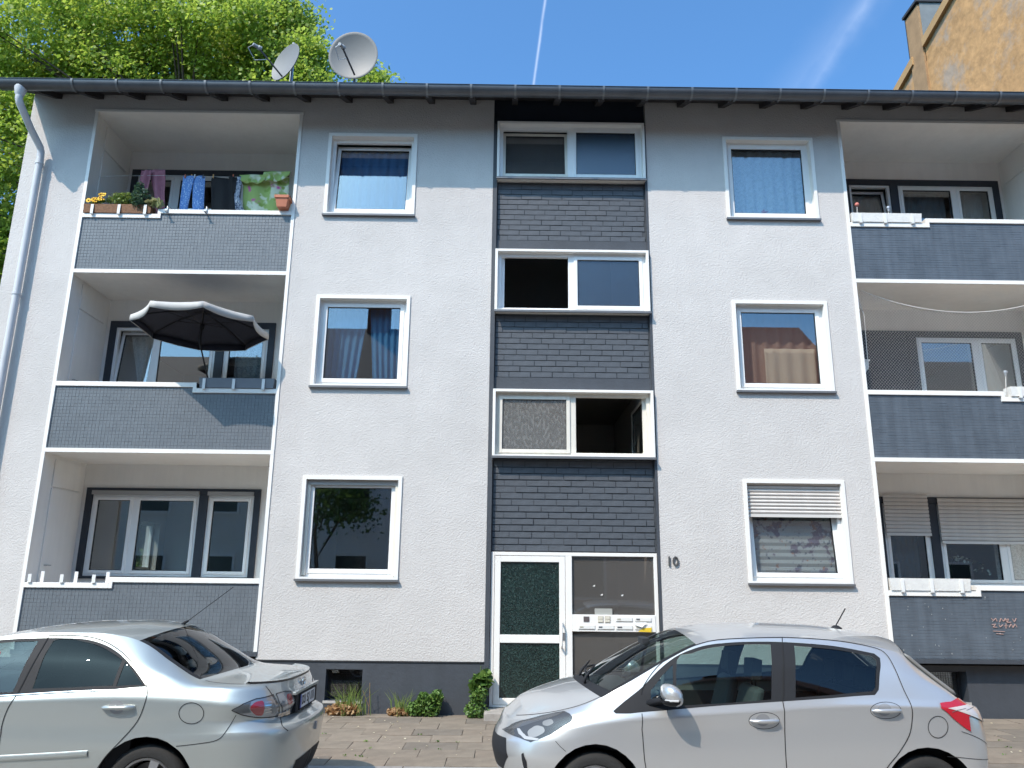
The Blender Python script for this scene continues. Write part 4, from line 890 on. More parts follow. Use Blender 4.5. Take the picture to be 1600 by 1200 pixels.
            o = bpy.data.objects.new(name, me); COL.objects.link(o); me.materials.append(mat); o.parent = parent or s.t
            if parent is not None: pass
            objs.append(o)
        return objs
    def part(s, b, name, mat, parent=None, **kw):
        o = b.build(name, mat, None, **kw); o.parent = parent or s.t; return o
    def ribbon(s, pts, w, off, name, mat, mode='px', f=None, side=None, dens=.012, h=.0):
        uv = s.inv(pts, mode) if mode in ('px', 'xz', 'yz') else pts; f = f or s.side; uv = dense(uv, False, dens)
        U = np.array(uv); P = f(U[:, 0], U[:, 1]); N = s.normal(f, U[:, 0], U[:, 1]); T = np.gradient(P, axis=0); B_ = np.cross(N, T); B_ /= np.maximum(np.linalg.norm(B_, axis=1), 1e-9)[:, None]
        for sg in ((-1, 1) if side is None else (side,)):
            m_ = np.array([1, sg, 1]); b = MB()
            rows = [P-B_*w/2+N*off, P+N*(off+h), P+B_*w/2+N*off] if h else [P-B_*w/2+N*off, P+B_*w/2+N*off]
            b.grid([[tuple(q*m_) for q in r] for r in rows]); s.part(b, name, mat, smooth=True, fix=False)
    def at(s, p, off=0, mode='px', sg=-1):
        (u, v), = s.inv([p], mode); P = s.side(u, v)[0]; N = s.normal(s.side, np.array([u]), np.array([v]))[0]; P = P+N*off; return Vector((P[0], sg*P[1], P[2])), Vector((N[0], sg*N[1], N[2]))
def clip(poly, ax, val, sgn):
    if len(poly) < 3: return poly
    d = (poly[:, ax]-val)*sgn; out = []
    for i in range(len(poly)):
        a, b = d[i-1], d[i]
        if (a >= 0) != (b >= 0): t = a/(a-b); out.append(poly[i-1]+(poly[i]-poly[i-1])*t)
        if b >= 0: out.append(poly[i])
    return np.array(out) if out else np.zeros((0, 2))
def dense(p, closed=True, d=.01):
    out = []; n = len(p)
    for i in range(n if closed else n-1):
        a, b = np.array(p[i]), np.array(p[(i+1) % n]); k = max(1, int(math.hypot((b-a)[0]*1.0, (b-a)[1]*.06)/d)); out += [tuple(a+(b-a)*j/k) for j in range(k)]
    if not closed: out.append(tuple(p[-1]))
    return out
def roundpoly(p, it=2):
    for _ in range(it):
        q = []
        for i in range(len(p)): a, b = p[i], p[(i+1) % len(p)]; q += [(a[0]*.8+b[0]*.2, a[1]*.8+b[1]*.2), (a[0]*.2+b[0]*.8, a[1]*.2+b[1]*.8)]
        p = q
    return p
def curve(p, n=6):
    """Catmull-Rom through the points"""
    out = []
    for i in range(len(p)-1):
        p0, p1, p2, p3 = [np.array(p[max(0, min(len(p)-1, j))], float) for j in (i-1, i, i+1, i+2)]
        for k in range(n): t = k/n; out.append(tuple(.5*((2*p1)+(p2-p0)*t+(2*p0-5*p1+4*p2-p3)*t*t+(3*p1-p0-3*p2+p3)*t**3)))
    return out+[tuple(p[-1])]
def area(p): return sum(p[i-1][0]*p[i][1]-p[i][0]*p[i-1][1] for i in range(len(p)))/2
def keyhole(outer, holes): return [list(outer)]+[list(h_) for h_ in holes]
def paint(name, col, flake=.06):
    m = M(name, col, .32, metal=.58, coat=1.0, var=.02, vs=260)
    return m
CAR_BLACK = M('black_trim', (.020, .021, .024), .62, var=.05, spec=.2); GAP = M('panel_gap', (.012, .012, .013), .9); TYRE = M('tyre_rubber', (.02, .02, .02), .85, bump=.3, bs=60)
CABIN = M('cabin_fabric', (.022, .024, .028), .85); CABIN2 = M('cabin_grey', (.11, .12, .125), .75); CHROME = M('chrome', (.75, .76, .77), .12, metal=1.0); ALLOY = M('alloy_rim', (.40, .40, .41), .38, metal=.8)
CGLASS = glass('car_glass', (.50, .60, .57), .045); CDARK = glass('car_privacy_glass', (.045, .05, .055), .015); CREAR = glass('car_rear_glass', (.16, .18, .19), .06)
CLEAR = glass('lamp_glass', (.9, .91, .92), .04); REDL = glass('red_lens', (.55, .03, .04), .09, haze=.45, hazecol=(.42, .012, .02)); LAMPD = M('lamp_dark', (.075, .075, .077), .6, spec=.2)
def wheel(car, x, z, R_, y, spokes, sg):
    c_ = Vector((x, sg*y, z)); q = Matrix.Rotation(-sg*math.pi/2, 3, 'X') if sg > 0 else Matrix.Rotation(math.pi/2, 3, 'X')
    # axis points outwards
    w_ = car.part(MB().lathe(c_, [(R_*.66, -.20), (R_*.93, -.20), (R_, -.17), (R_*1.0, -.04), (R_*.965, -.012), (R_*.86, .004), (R_*.72, -.004), (R_*.69, -.02)], 40, M_=q), 'wheel', TYRE, smooth=True, angle=45)
    rim = MB().lathe(c_, [(R_*.70, -.02), (R_*.685, .0), (R_*.64, -.012), (R_*.62, -.06), (R_*.60, -.16)], 40, M_=q); rim.lathe(c_, [(.0005, -.012), (.05, -.014), (.06, -.03), (.06, -.05)], 16, M_=q)
    for k in range(spokes):
        a = 2*math.pi*k/spokes; d = Vector((math.cos(a), math.sin(a), 0)); e = Vector((-d.y, d.x, 0))
        pts = [d*.045-e*.026+Vector((0, 0, -.018)), d*.045+e*.026+Vector((0, 0, -.018)), d*R_*.65+e*.034+Vector((0, 0, -.008)), d*R_*.65-e*.034+Vector((0, 0, -.008))]
        rim.prism([c_+q @ p for p in pts], q @ Vector((0, 0, -.03)))
    car.part(rim, 'rim', ALLOY, w_, smooth=True, angle=35); car.part(MB().lathe(c_, [(.0005, -.10), (R_*.55, -.10), (R_*.55, -.105)], 24, M_=q), 'brake_disc', M('brake_steel', (.12, .11, .10), .5, metal=.7), w_)
def seat(car, x, y, zf, h=.62, rear=False, wid=.25):
    b = MB(); b.box(x-.25, x+.22, y-wid, y+wid, zf, zf+.15); o = car.part(b, 'seat', CABIN, bevel=.04)
    bk = MB().prism([(x+.20, y-wid+.01, zf+.10), (x+.33, y-wid+.01, zf+.10), (x+.47, y-wid+.05, zf+h), (x+.38, y-wid+.05, zf+h)], (0, 2*wid-.06, 0)); car.part(bk, 'seat_back', CABIN2 if not rear else CABIN, o, bevel=.035)
    for yy in ((y,) if not rear else (y-wid*.55, y+wid*.55)):
        hd = MB().prism([(x+.38, yy-.12, zf+h+.05), (x+.46, yy-.12, zf+h+.05), (x+.48, yy-.11, zf+h+.21), (x+.40, yy-.11, zf+h+.21)], (0, .24, 0)); hd.tube([(x+.43, yy-.05, zf+h-.03), (x+.43, yy-.05, zf+h+.08)], .006, 5).tube([(x+.43, yy+.05, zf+h-.03), (x+.43, yy+.05, zf+h+.08)], .006, 5); car.part(hd, 'headrest', CABIN, o, bevel=.02)
def ellipse_uv(car, c_, rx, rz, n=28, mode='px'): return car.inv([(c_[0]+rx*math.cos(2*math.pi*k/n), c_[1]+rz*math.sin(2*math.pi*k/n)) for k in range(n)], mode)
def handle(car, c_, L, PM, mode='px', sc=1.0):
    for sg in (-1, 1):
        p, n = car.at(c_, 0, mode, sg); d = Vector((1, 0, .02)).normalized(); up = n.cross(d).normalized()
        if up.z < 0: up = -up
        b = MB(); q = [p-d*L*.5+n*.004, p-d*L*.38+n*.026, p-d*L*.1+n*.034, p+d*L*.25+n*.032, p+d*L*.47+n*.022, p+d*L*.5+n*.004]
        b.tube(q, [.008, .0145, .0155, .0155, .015, .009], 10); car.part(b, 'door_handle', PM, smooth=True, angle=60)
def arch(x, z, r, n=14): return [(x+r*math.cos(math.pi*(1-k/n)), z+r*math.sin(math.pi*(1-k/n))) for k in range(n+1)]
ROADZ = -.055
# ---------------------------------------------------------------- silver hatchback
YL = [dict(xf=.14, xr=3.94, rf=.75, rr=.36, W=[(0, .80)], z=[(0, .20)]),
      dict(xf=.05, xr=3.94, rf=.75, rr=.36, W=[(0, .82), (1, .832), (3, .832), (4, .82)], z=[(0, .35)]),
      dict(xf=.0, xr=3.965, rf=.72, rr=.36, W=[(0, .835), (.9, .848), (2, .842), (3.2, .848), (4, .83)], z=[(0, .52), (1, .56), (3, .60), (4, .60)]),
      dict(xf=.02, xr=3.965, rf=.72, rr=.36, W=[(0, .82), (.9, .842), (2, .838), (3.2, .846), (4, .82)], z=[(0, .62), (1, .73), (3, .80), (4, .78)]),
      dict(xf=.045, xr=3.955, rf=.72, rr=.36, W=[(0, .80), (.5, .818), (1.2, .842), (2.3, .842), (3.2, .846), (4, .79)], z=[(0, .665), (.3, .70), (.6, .765), (.95, .815), (1.18, .838), (2.26, .905), (3.02, .945), (3.45, .94), (3.95, .86)]),  # crease added to the flank to imitate the edge of a reflection
      dict(xf=.06, xr=3.94, rf=.72, rr=.36, W=[(0, .78), (.5, .80), (1.2, .822), (2.3, .824), (3.2, .815), (4, .76)], z=[(0, .69), (.3, .735), (.6, .80), (.95, .862), (1.18, .892), (2.26, .968), (3.02, 1.008), (3.45, 1.0), (3.95, .90)]),
      dict(xf=.08, xr=3.925, rf=.72, rr=.36, W=[(0, .70), (.5, .765), (1.0, .775), (1.4, .755), (2.0, .735), (3.0, .725), (3.6, .735), (4, .71)], z=[(0, .735), (.3, .785), (.67, .865), (.97, .95), (1.21, 1.025), (1.46, 1.105), (1.83, 1.175), (2.35, 1.215), (2.77, 1.22), (3.18, 1.20), (3.5, 1.10), (3.8, .92), (3.95, .82)]),
      dict(xf=.10, xr=3.90, rf=.70, rr=.28, W=[(0, .64), (.26, .67), (.67, .715), (.97, .722), (1.21, .69), (1.46, .645), (1.83, .605), (2.35, .59), (2.77, .585), (3.18, .58), (3.5, .60), (3.8, .66), (4, .66)], z=[(0, .765), (.10, .775), (.26, .805), (.67, .905), (.86, .98), (1.02, 1.062), (1.18, 1.145), (1.45, 1.285), (1.655, 1.375), (1.83, 1.415), (2.1, 1.436), (2.35, 1.438), (2.77, 1.420), (3.18, 1.362), (3.33, 1.318), (3.42, 1.24), (3.6, 1.09), (3.8, .915), (3.9, .80)])]
YCEN = [(.10, .785), (.16, .845), (.39, .955), (.61, 1.02), (.76, 1.055), (1.0, 1.19), (1.3, 1.345), (1.60, 1.46), (1.88, 1.51), (2.28, 1.525), (2.74, 1.515), (3.19, 1.465), (3.44, 1.415), (3.50, 1.33), (3.65, 1.15), (3.80, .98), (3.90, .84)]
car = Car(YL, YCEN, (-.10, -4.305, ROADZ), 'parked_hatchback', 'silver hatchback parked facing left in front of the entrance', [(.93, .76), (1.66, 1.60), (3.33, 3.44)])
PY = paint('silver_paint', (.55, .547, .543))
V6 = car.K-1
dlo = curve([(958, 1111), (978, 1094), (1003, 1074), (1028, 1048), (1054, 1027), (1080, 1015), (1110, 1007), (1160, 1003), (1222, 1003), (1300, 1009), (1366, 1021)], 3)+[(1375, 1028), (1376, 1036), (1373, 1078), (1367, 1086), (1300, 1091), (1224, 1096), (1120, 1103), (1040, 1110), (985, 1115), (962, 1115)]
dlo_uv = dense(car.inv(dlo), True, .006)
def shell(car, wx, wz, ar, dlo_uv, extra=[]):
    bot = []
    for x in wx: bot += car.inv([p for p in arch(x, wz, ar) if p[1] > .22], 'xz')
    bot = [(.0001, 0.02)]+[(min(max(u, .001), .999), v) for u, v in sum([[(q[0][0], 0.02)]+q+[(q[-1][0], 0.02)] for q in [car.inv([p for p in arch(x, wz, ar) if p[1] > .23], 'xz') for x in wx]], [])]+[(.9999, 0.02)]
    outer = dense(bot, False, .006)+dense([(.9999, 0.02), (.9999, car.K-1), (.0001, car.K-1), (.0001, 0.02)], False, .02)
    return keyhole(outer, [dlo_uv]+extra)
PAT = car.patch([shell(car, (.80, 3.335), .30, .365, dlo_uv)], name='body_side', mat=PY, du=.006, dv=.1)
def glassset(car, glasses, trim_off=-.004):
    gl = []
    for p, mt, nm in glasses: uv = dense(car.inv(p), True, .006); gl.append(uv); car.patch([uv], off=-.007, name=nm, mat=mt)
    return gl
gls = glassset(car, [(curve([(1058, 1103), (1058, 1031), (1080, 1021), (1110, 1012), (1160, 1007), (1204, 1007)], 3)+[(1205, 1093), (1130, 1099)], CGLASS, 'front_side_window'),
                     ([(1017, 1101), (1017, 1078), (1034, 1056), (1051, 1038), (1051, 1100)], CGLASS, 'quarter_window'),
                     ([(1241, 1009), (1300, 1014), (1362, 1025), (1369, 1031), (1370, 1038), (1368, 1074), (1363, 1080), (1300, 1086), (1243, 1090)], CGLASS, 'rear_side_window')])
car.patch([keyhole(dlo_uv, gls)], off=-.003, name='window_trim', mat=CAR_BLACK, du=.006, dv=.1)
gapw = .0065
car.ribbon([(1003, 1115), (1003, 1140), (1006, 1175), (1012, 1215), (1018, 1270)], gapw, .0028, 'door_gap', GAP)
car.ribbon(curve([(1002, 1085), (1006, 1071), (1027, 1042), (1054, 1021), (1085, 1007), (1120, 1000), (1170, 997), (1222, 996)], 3), gapw, .0028, 'door_gap', GAP)
car.ribbon([(1222, 996), (1223, 1096), (1226, 1140), (1229, 1200), (1231, 1280)], gapw, .0028, 'door_gap', GAP)
car.ribbon(curve([(1222, 996), (1270, 998), (1320, 1003), (1365, 1012), (1384, 1022), (1398, 1045), (1412, 1078), (1424, 1104), (1425, 1125), (1420, 1150), (1404, 1177), (1386, 1200), (1376, 1225), (1374, 1275)], 4), gapw, .0028, 'door_gap', GAP)
car.ribbon(curve([(888, 1122), (905, 1140), (925, 1158)], 3), .004, .001, 'fender_gap', GAP) if False else None
car.ribbon([(868, 1158), (876, 1167), (884, 1174)], .004, .0028, 'bumper_gap', GAP); car.ribbon([(1502, 1143), (1490, 1168), (1480, 1182)], .004, .0028, 'bumper_gap', GAP)
fl = ellipse_uv(car, (1465.5, 1136), 15.5, 17); car.ribbon(fl+[fl[0]], .005, .0028, 'fuel_flap', GAP, mode='uv', side=-1)
for c_ in ((1194, 1126), (1384, 1110)):
    el = ellipse_uv(car, c_, 24, 13); car.ribbon(el+[el[0]], .004, .001, 'handle_recess', GAP, mode='uv'); el2 = ellipse_uv(car, (c_[0]-2, c_[1]-1), 11, 9.5)
    car.patch([el2], off=.0015, name='handle_cup_shade', mat=M('cup_shade_tow_grey', (.34, .34, .35), .45, metal=.4)); handle(car, (c_[0], c_[1]), .215, PY)  # flat patch with the handle recess's shade put into its colour
# bonnet, windscreen, roof, tailgate
def topstrip(car, x0, x1, t0=0, t1=1, **kw):
    return car.patch([[(car.utop(x0), t0), (car.utop(x1), t0), (car.utop(x1), t1), (car.utop(x0), t1)]], f=car.top, dv=.06, du=.006, **kw)
topstrip(car, .10, .862, name='bonnet', mat=PY); topstrip(car, .864, .95, name='cowl', mat=CAR_BLACK, off=-.004)
topstrip(car, .952, 1.655, .05, 1, name='windscreen', mat=CGLASS, off=-.002); topstrip(car, .952, 1.655, 0, .052, name='screen_edge', mat=CAR_BLACK, off=-.001)
topstrip(car, 1.657, 3.33, name='roof', mat=PY); topstrip(car, 3.332, 3.36, name='spoiler_edge', mat=PY)
topstrip(car, 3.362, 3.66, .0, 1, name='rear_window', mat=CREAR, off=.004); topstrip(car, 3.662, 3.88, name='tailgate', mat=PY)
us = np.linspace(car.utop(3.345), car.utop(3.70), 14); Pq = car.line(car.K-1, us)
for sg in (-1, 1): car.part(MB().tube([(p[0]+.012, sg*(p[1]-.006), p[2]+.012) for p in Pq], [.004]+[.016]*12+[.004], 8), 'rear_glass_seal', M('seal_grey', (.20, .195, .185), .5), smooth=True)
car.ribbon([(u_, 1*.02) for u_ in np.linspace(car.utop(.20), car.utop(.90), 20)], .006, .0015, 'bonnet_gap', GAP, mode='uv', f=car.top)
# bonnet crease
# lamps
HL = [(784, 1139), (800, 1131), (814, 1126), (845, 1118), (868, 1113), (881, 1111), (890, 1115), (895, 1121), (893, 1127), (861, 1147), (829, 1160), (812, 1153), (796, 1147)]
hu = dense(car.inv(HL), True, .006)
car.patch([hu], off=.0015, name='headlight_housing', mat=LAMPD)
car.patch([dense(car.inv([(786, 1139), (814, 1128), (866, 1115), (880, 1113), (868, 1119), (830, 1130)]), True, .006)], off=.0026, name='lamp_brow', mat=M('lamp_grey', (.12, .12, .122), .5, spec=.25))
car.patch([dense(car.inv(roundpoly([(824, 1142), (838, 1133), (850, 1136), (852, 1144), (838, 1152), (826, 1152)], 2)), True, .006)], off=.0032, name='lamp_reflector', mat=M('lamp_bowl', (.34, .335, .325), .35))
car.patch([dense(car.inv(roundpoly([(848, 1127), (862, 1123), (866, 1130), (856, 1135), (848, 1133)], 2)), True, .006)], off=.0032, name='lamp_projector', mat=M('lamp_blue', (.24, .235, .225), .35))
car.patch([dense(car.inv([(808, 1138), (812, 1138), (822, 1150), (842, 1154), (840, 1157), (820, 1155), (811, 1147)]), True, .006)], off=.0034, name='light_strip', mat=M('lamp_white', (.50, .50, .50), .4))
car.patch([hu], off=.006, name='headlight_lens', mat=CLEAR)
car.patch([dense(car.inv([(.35, .64), (.30, .46), (.10, .42), (.03, .50), (.04, .60), (.14, .655)], 'xz'), True, .006)] if False else [dense([(.002, 1.3), (.085, 1.3), (.118, 1.9), (.10, 3.1), (.002, 3.1)], True, .006)], off=.0025, name='grille', mat=CAR_BLACK)
car.patch([dense(car.inv([(815, 1178), (818, 1176), (823, 1190), (826, 1212), (822, 1212)]), True, .006)], off=.0025, name='fog_slot', mat=CAR_BLACK)
TLp = [(1468, 1099), (1484, 1097), (1500, 1092), (1506, 1097), (1509, 1108), (1513, 1120), (1516, 1143), (1504, 1135), (1488, 1122), (1470, 1107)]
car.patch([dense(car.inv(TLp), True, .006)], off=.008, name='tail_light', mat=M('tail_red', (.42, .015, .025), .15, coat=1)); car.patch([dense(car.inv([(1480, 1107), (1494, 1105), (1506, 1103), (1510, 1114), (1494, 1122)]), True, .006)], off=.011, name='tail_light_clear', mat=M('tail_clear', (.55, .50, .48), .2, coat=1))
for k in range(4): car.ribbon([(1483+3.2*k, 1109.5+3.2*k), (1507+.7*k, 1105+2.8*k)], .004, .0125, 'lamp_rib', M('lamp_grey'))
# mirrors
for sg in (-1, 1):
    p, n = car.at((1012, 1094), 0, 'px', sg); mc = Vector((1.37, sg*.955, 1.035)); b = MB(); rows = []
    for i in range(13):
        a = math.pi*i/12-math.pi/2; row = []
        for j in range(20):
            t = 2*math.pi*j/20; ce = math.copysign(abs(math.cos(t))**.8, math.cos(t)); se = math.copysign(abs(math.sin(t))**.8, math.sin(t)); ca_ = abs(math.cos(a))**.75
            wx_ = .075+.04*(math.sin(a)*.0)
            row.append(mc+Vector((.062*math.sin(a)*1.25+.012*ce*ca_, sg*(.112*ce*ca_), .078*se*ca_-(.02*math.sin(a)))))
        row.append(row[0]); rows.append(row)
    mo = car.part(b.grid(rows), 'wing_mirror', PY, smooth=True, fix=True)
    lw_ = MB().grid([[mc+Vector((.066*math.sin(a)*1.25, sg*.116*math.cos(t)*abs(math.cos(a))**.75, -.03-.052*abs(math.sin(t))*abs(math.cos(a))**.75)) for t in np.linspace(math.pi, 2*math.pi, 12)] for a in np.linspace(-math.pi/2, math.pi/2, 10)]); car.part(lw_, 'mirror_base', CAR_BLACK, mo, smooth=True)
    car.part(MB().tube([p-n*.02+Vector((0, 0, -.02)), Vector((1.33, sg*.85, .985)), mc+Vector((-.01, -sg*.06, -.05))], [.03, .022, .025], 8), 'mirror_stalk', CAR_BLACK, mo, smooth=True)
    car.part(MB().tube([mc+Vector((-.06, sg*.06, -.032)), mc+Vector((-.03, sg*.105, -.03)), mc+Vector((.03, sg*.117, -.028))], .008, 6), 'indicator', M('lamp_white'), mo)
# wipers and aerial
for y0, y1 in ((-.30, .18), (.28, .62)):
    pts = []
    for k in range(8):
        t = k/7; yy = y0+(y1-y0)*t; u_ = car.utop(.95+.05*t); P = car.top(u_, 1-abs(yy)/.70)[0]; pts.append((P[0]-.01, yy, P[2]+.03))
    car.part(MB().tube(pts, .009, 6), 'wiper', CAR_BLACK, smooth=True)
P = car.top(car.utop(.90), .55)[0]; car.part(MB().tube([(P[0], -.33, P[2]), (P[0]+.01, -.33, P[2]+.05), (P[0]+.10, -.26, P[2]+.14)], [.012, .012, .006], 6), 'wiper_arm', CAR_BLACK, smooth=True); car.part(MB().tube([(P[0], .1, P[2]+.01), (P[0]+.01, .1, P[2]+.05), (P[0]+.1, .2, P[2]+.13)], [.012, .012, .006], 6), 'wiper_arm', CAR_BLACK, smooth=True)
P = car.top(car.utop(2.98), 1)[0]; ae = car.part(MB().lathe((P[0], 0, P[2]-.004), [(.0005, .03), (.018, .028), (.05, .008), (.055, 0)], 14), 'aerial_base', CAR_BLACK, smooth=True); car.part(MB().tube([(P[0], 0, P[2]+.02), (P[0]+.10, 0, P[2]+.17)], .0055, 6), 'aerial', CAR_BLACK, ae)
# cabin, wheels, floor
car.part(MB().box(.5, 3.6, -.70, .70, .20, .32), 'floor_pan', CABIN); car.part(MB().box(3.15, 3.6, -.60, .60, .32, .98), 'luggage_bay', CABIN, bevel=.03)
car.part(MB().prism([(.78, -.68, .60), (.85, -.68, 1.0), (1.18, -.68, 1.0), (1.32, -.68, .93), (1.36, -.68, .78), (1.2, -.68, .55)], (0, 1.36, 0)), 'dashboard', CABIN, bevel=.03)
car.part(MB().tube([(1.36+.06*math.sin(a)*.9, -.36+.18*math.cos(a), .98+.18*math.sin(a)*.92) for a in np.linspace(0, 2*math.pi, 25)], .016, 8, caps=False).tube([(1.2, -.36, .93), (1.36, -.36, .98)], .03, 8).tube([(1.36, -.53, .98), (1.36, -.19, .98)], .016, 6), 'steering_wheel', CABIN2, smooth=True)
for y in (-.36, .36): seat(car, 1.75, y, .42, .62)
seat(car, 2.70, 0, .42, .56, True, .58)
for sg in (-1, 1): car.part(MB().box(1.1, 3.1, sg*.73-.02, sg*.73+.02, .3, .86), 'door_lining', CABIN)
car.part(MB().box(1.30, 1.36, -.12, .12, 1.33, 1.39).tube([(1.36, 0, 1.38), (1.45, 0, 1.42)], .01, 6), 'rear_view_mirror', CABIN, bevel=.01)
for sg in (-1, 1):
    for x in (.80, 3.335):
        wheel(car, x, .30, .30, .815, 8, sg)
        car.part(MB().lathe((x, sg*.80, .30), [(.385, 0), (.38, -.28), (.0005, -.29)], 24, M_=Matrix.Rotation(-sg*math.pi/2, 3, 'X')), 'wheel_arch', GAP)
car.part(MB().box(.3, 3.75, -.66, .66, .19, .28), 'underbody', GAP)
hatch = car
# ---------------------------------------------------------------- silver saloon
ML_ = [dict(xf=.16, xr=4.53, rf=.8, rr=.50, W=[(0, .82)], z=[(0, .21)]),
       dict(xf=.06, xr=4.61, rf=.8, rr=.55, W=[(0, .86), (2, .868), (4.7, .84)], z=[(0, .36), (4.0, .38), (4.7, .42)]),
       dict(xf=.0, xr=4.64, rf=.8, rr=.60, W=[(0, .87), (2, .882), (3.56, .89), (4.7, .86)], z=[(0, .52), (2, .55), (3.7, .60), (4.7, .66)]),
       dict(xf=.02, xr=4.62, rf=.8, rr=.60, W=[(0, .87), (2, .884), (3.56, .888), (4.7, .85)], z=[(0, .60), (2, .66), (3.7, .70), (4.7, .735)]),
       dict(xf=.05, xr=4.53, rf=.8, rr=.55, W=[(0, .86), (2, .882), (3.56, .886), (4.5, .83)], z=[(0, .65), (2, .76), (3.7, .80), (4.7, .775)]),
       dict(xf=.06, xr=4.55, rf=.8, rr=.50, W=[(0, .84), (1.0, .872), (2.4, .889), (3.5, .886), (4.1, .872), (4.5, .82)], z=[(0, .67), (.5, .735), (1.2, .855), (1.6, .88), (2.37, .905), (3.4, .935), (3.9, .92), (4.5, .86)]),
       dict(xf=.07, xr=4.53, rf=.8, rr=.48, W=[(0, .82), (1.0, .855), (2.4, .868), (3.5, .862), (4.1, .845), (4.5, .80)], z=[(0, .69), (.5, .77), (1.2, .90), (1.6, .93), (2.37, .965), (3.4, 1.005), (3.9, .985), (4.5, .93)]),
       dict(xf=.09, xr=4.50, rf=.8, rr=.46, W=[(0, .74), (.6, .80), (1.3, .805), (1.8, .79), (2.5, .765), (3.2, .76), (3.6, .785), (4.1, .81), (4.5, .78)], z=[(0, .715), (.5, .795), (1.0, .89), (1.35, .945), (1.6, 1.035), (1.9, 1.13), (2.4, 1.20), (2.93, 1.215), (3.3, 1.20), (3.6, 1.12), (3.85, 1.045), (4.1, 1.025), (4.38, 1.005), (4.5, .985)]),
       dict(xf=.11, xr=4.485, rf=.8, rr=.44, W=[(0, .66), (.5, .70), (1.35, .745), (1.6, .72), (1.9, .665), (2.5, .62), (3.2, .61), (3.45, .635), (3.7, .68), (3.9, .725), (4.1, .75), (4.38, .74), (4.5, .74)], z=[(0, .73), (.5, .81), (1.0, .905), (1.35, .965), (1.6, 1.11), (1.9, 1.29), (2.15, 1.375), (2.53, 1.415), (2.93, 1.415), (3.2, 1.385), (3.36, 1.335), (3.6, 1.20), (3.84, 1.085), (3.95, 1.06), (4.1, 1.05), (4.38, 1.04), (4.5, 1.03)])]
MCEN = [(.11, .74), (.25, .83), (.6, .90), (1.1, 1.0), (1.3, 1.04), (1.7, 1.24), (2.1, 1.40), (2.4, 1.455), (2.75, 1.485), (3.1, 1.49), (3.40, 1.455), (3.55, 1.40), (3.8, 1.26), (4.02, 1.125), (4.1, 1.10), (4.3, 1.085), (4.48, 1.065), (4.5, 1.05)]
car = Car(ML_, MCEN, (-6.28, -4.26, ROADZ), 'parked_saloon', 'silver green saloon with boot lip parked at left, cut by picture edge', [(1.40, 1.28), (2.15, 2.12), (3.30, 3.45), (3.88, 4.05)])
PM = paint('silver_green_paint', (.435, .46, .445))
mdlo = car.inv(curve([(-160, 1065), (-110, 1030), (-60, 1008), (0, 1000), (62, 997), (100, 997), (135, 999), (165, 1008), (190, 1024), (212, 1048), (229, 1073)], 3)+[(180, 1077), (80, 1081), (0, 1086), (-80, 1089), (-150, 1089)]); mdlo_uv = dense(mdlo, True, .006)
car.patch([shell(car, (.90, 3.565), .31, .375, mdlo_uv)], name='body_side', mat=PM, du=.006, dv=.1)
gls = glassset(car, [(curve([(-120, 1080), (-112, 1040), (-60, 1013), (0, 1004), (60, 1001)], 3)+[(20, 1081), (-60, 1086)], CGLASS, 'front_side_window'),
                     (curve([(50, 1076), (83, 1001), (130, 1002), (160, 1011), (182, 1024), (191, 1031)], 3)+[(176, 1071), (110, 1074)], CDARK, 'rear_side_window'),
                     (curve([(196, 1034), (208, 1049), (223, 1070)], 3)+[(181, 1072)], CDARK, 'quarter_window')])
car.patch([keyhole(mdlo_uv, gls)], off=-.003, name='window_trim', mat=CAR_BLACK, du=.006, dv=.1)
car.ribbon([(-150, 1091), (-80, 1091), (0, 1087.5), (80, 1082.5), (180, 1078.5), (230, 1075)], .012, .003, 'belt_strip', CHROME, h=.003)
car.ribbon(curve([(76, 995), (50, 1040), (28, 1082), (12, 1108), (2, 1140), (-4, 1200), (-4, 1270)], 4), .0065, .0028, 'door_gap', GAP)
car.ribbon(curve([(76, 993), (130, 994), (165, 1003), (195, 1023), (218, 1050), (230, 1076), (226, 1100), (214, 1128), (190, 1156), (165, 1182), (148, 1207)], 4), .0065, .0028, 'door_gap', GAP)
car.ribbon(curve([(-190, 1100), (-175, 1140), (-180, 1200), (-180, 1270)], 4), .0065, .0028, 'door_gap', GAP)
fl = ellipse_uv(car, (299, 1114.5), 19.5, 16.5); car.ribbon(fl+[fl[0]], .005, .0028, 'fuel_flap', GAP, mode='uv', side=-1)
car.ribbon(curve([(369, 1117), (355, 1140), (340, 1156), (310, 1162), (275, 1166)], 4), .005, .0028, 'bumper_gap', GAP)
for c_ in ((185, 1105), (-55, 1112)):
    el2 = ellipse_uv(car, (c_[0]-3, c_[1]), 12, 11); car.patch([el2], off=.0015, name='handle_cup_shade', mat=M('cup_shade_tow_grey')); handle(car, c_, .245, PM)  # cup shade is a darker flat ellipse behind each handle
car.ribbon([(-170, 1196), (-60, 1190), (0, 1185.5), (100, 1180), (137, 1177.5)], .05, .001, 'side_moulding', PM, h=.016)
topstrip(car, .11, 1.36, name='bonnet', mat=PM); topstrip(car, 1.362, 1.42, name='cowl', mat=CAR_BLACK); topstrip(car, 1.422, 2.14, .04, 1, name='windscreen', mat=CGLASS, off=-.002); topstrip(car, 1.422, 2.14, 0, .042, name='screen_edge', mat=CAR_BLACK)
topstrip(car, 2.142, 3.30, name='roof', mat=PM); topstrip(car, 3.302, 3.86, .045, 1, name='rear_window', mat=CREAR, off=-.001); topstrip(car, 3.302, 3.86, 0, .047, name='rear_window_edge', mat=CAR_BLACK, off=.001); topstrip(car, 3.862, 4.485, name='boot_lid', mat=PM)
car.ribbon([(u_, .015) for u_ in np.linspace(car.utop(3.90), car.utop(4.30), 16)], .006, .0015, 'boot_gap', GAP, mode='uv', f=car.top)
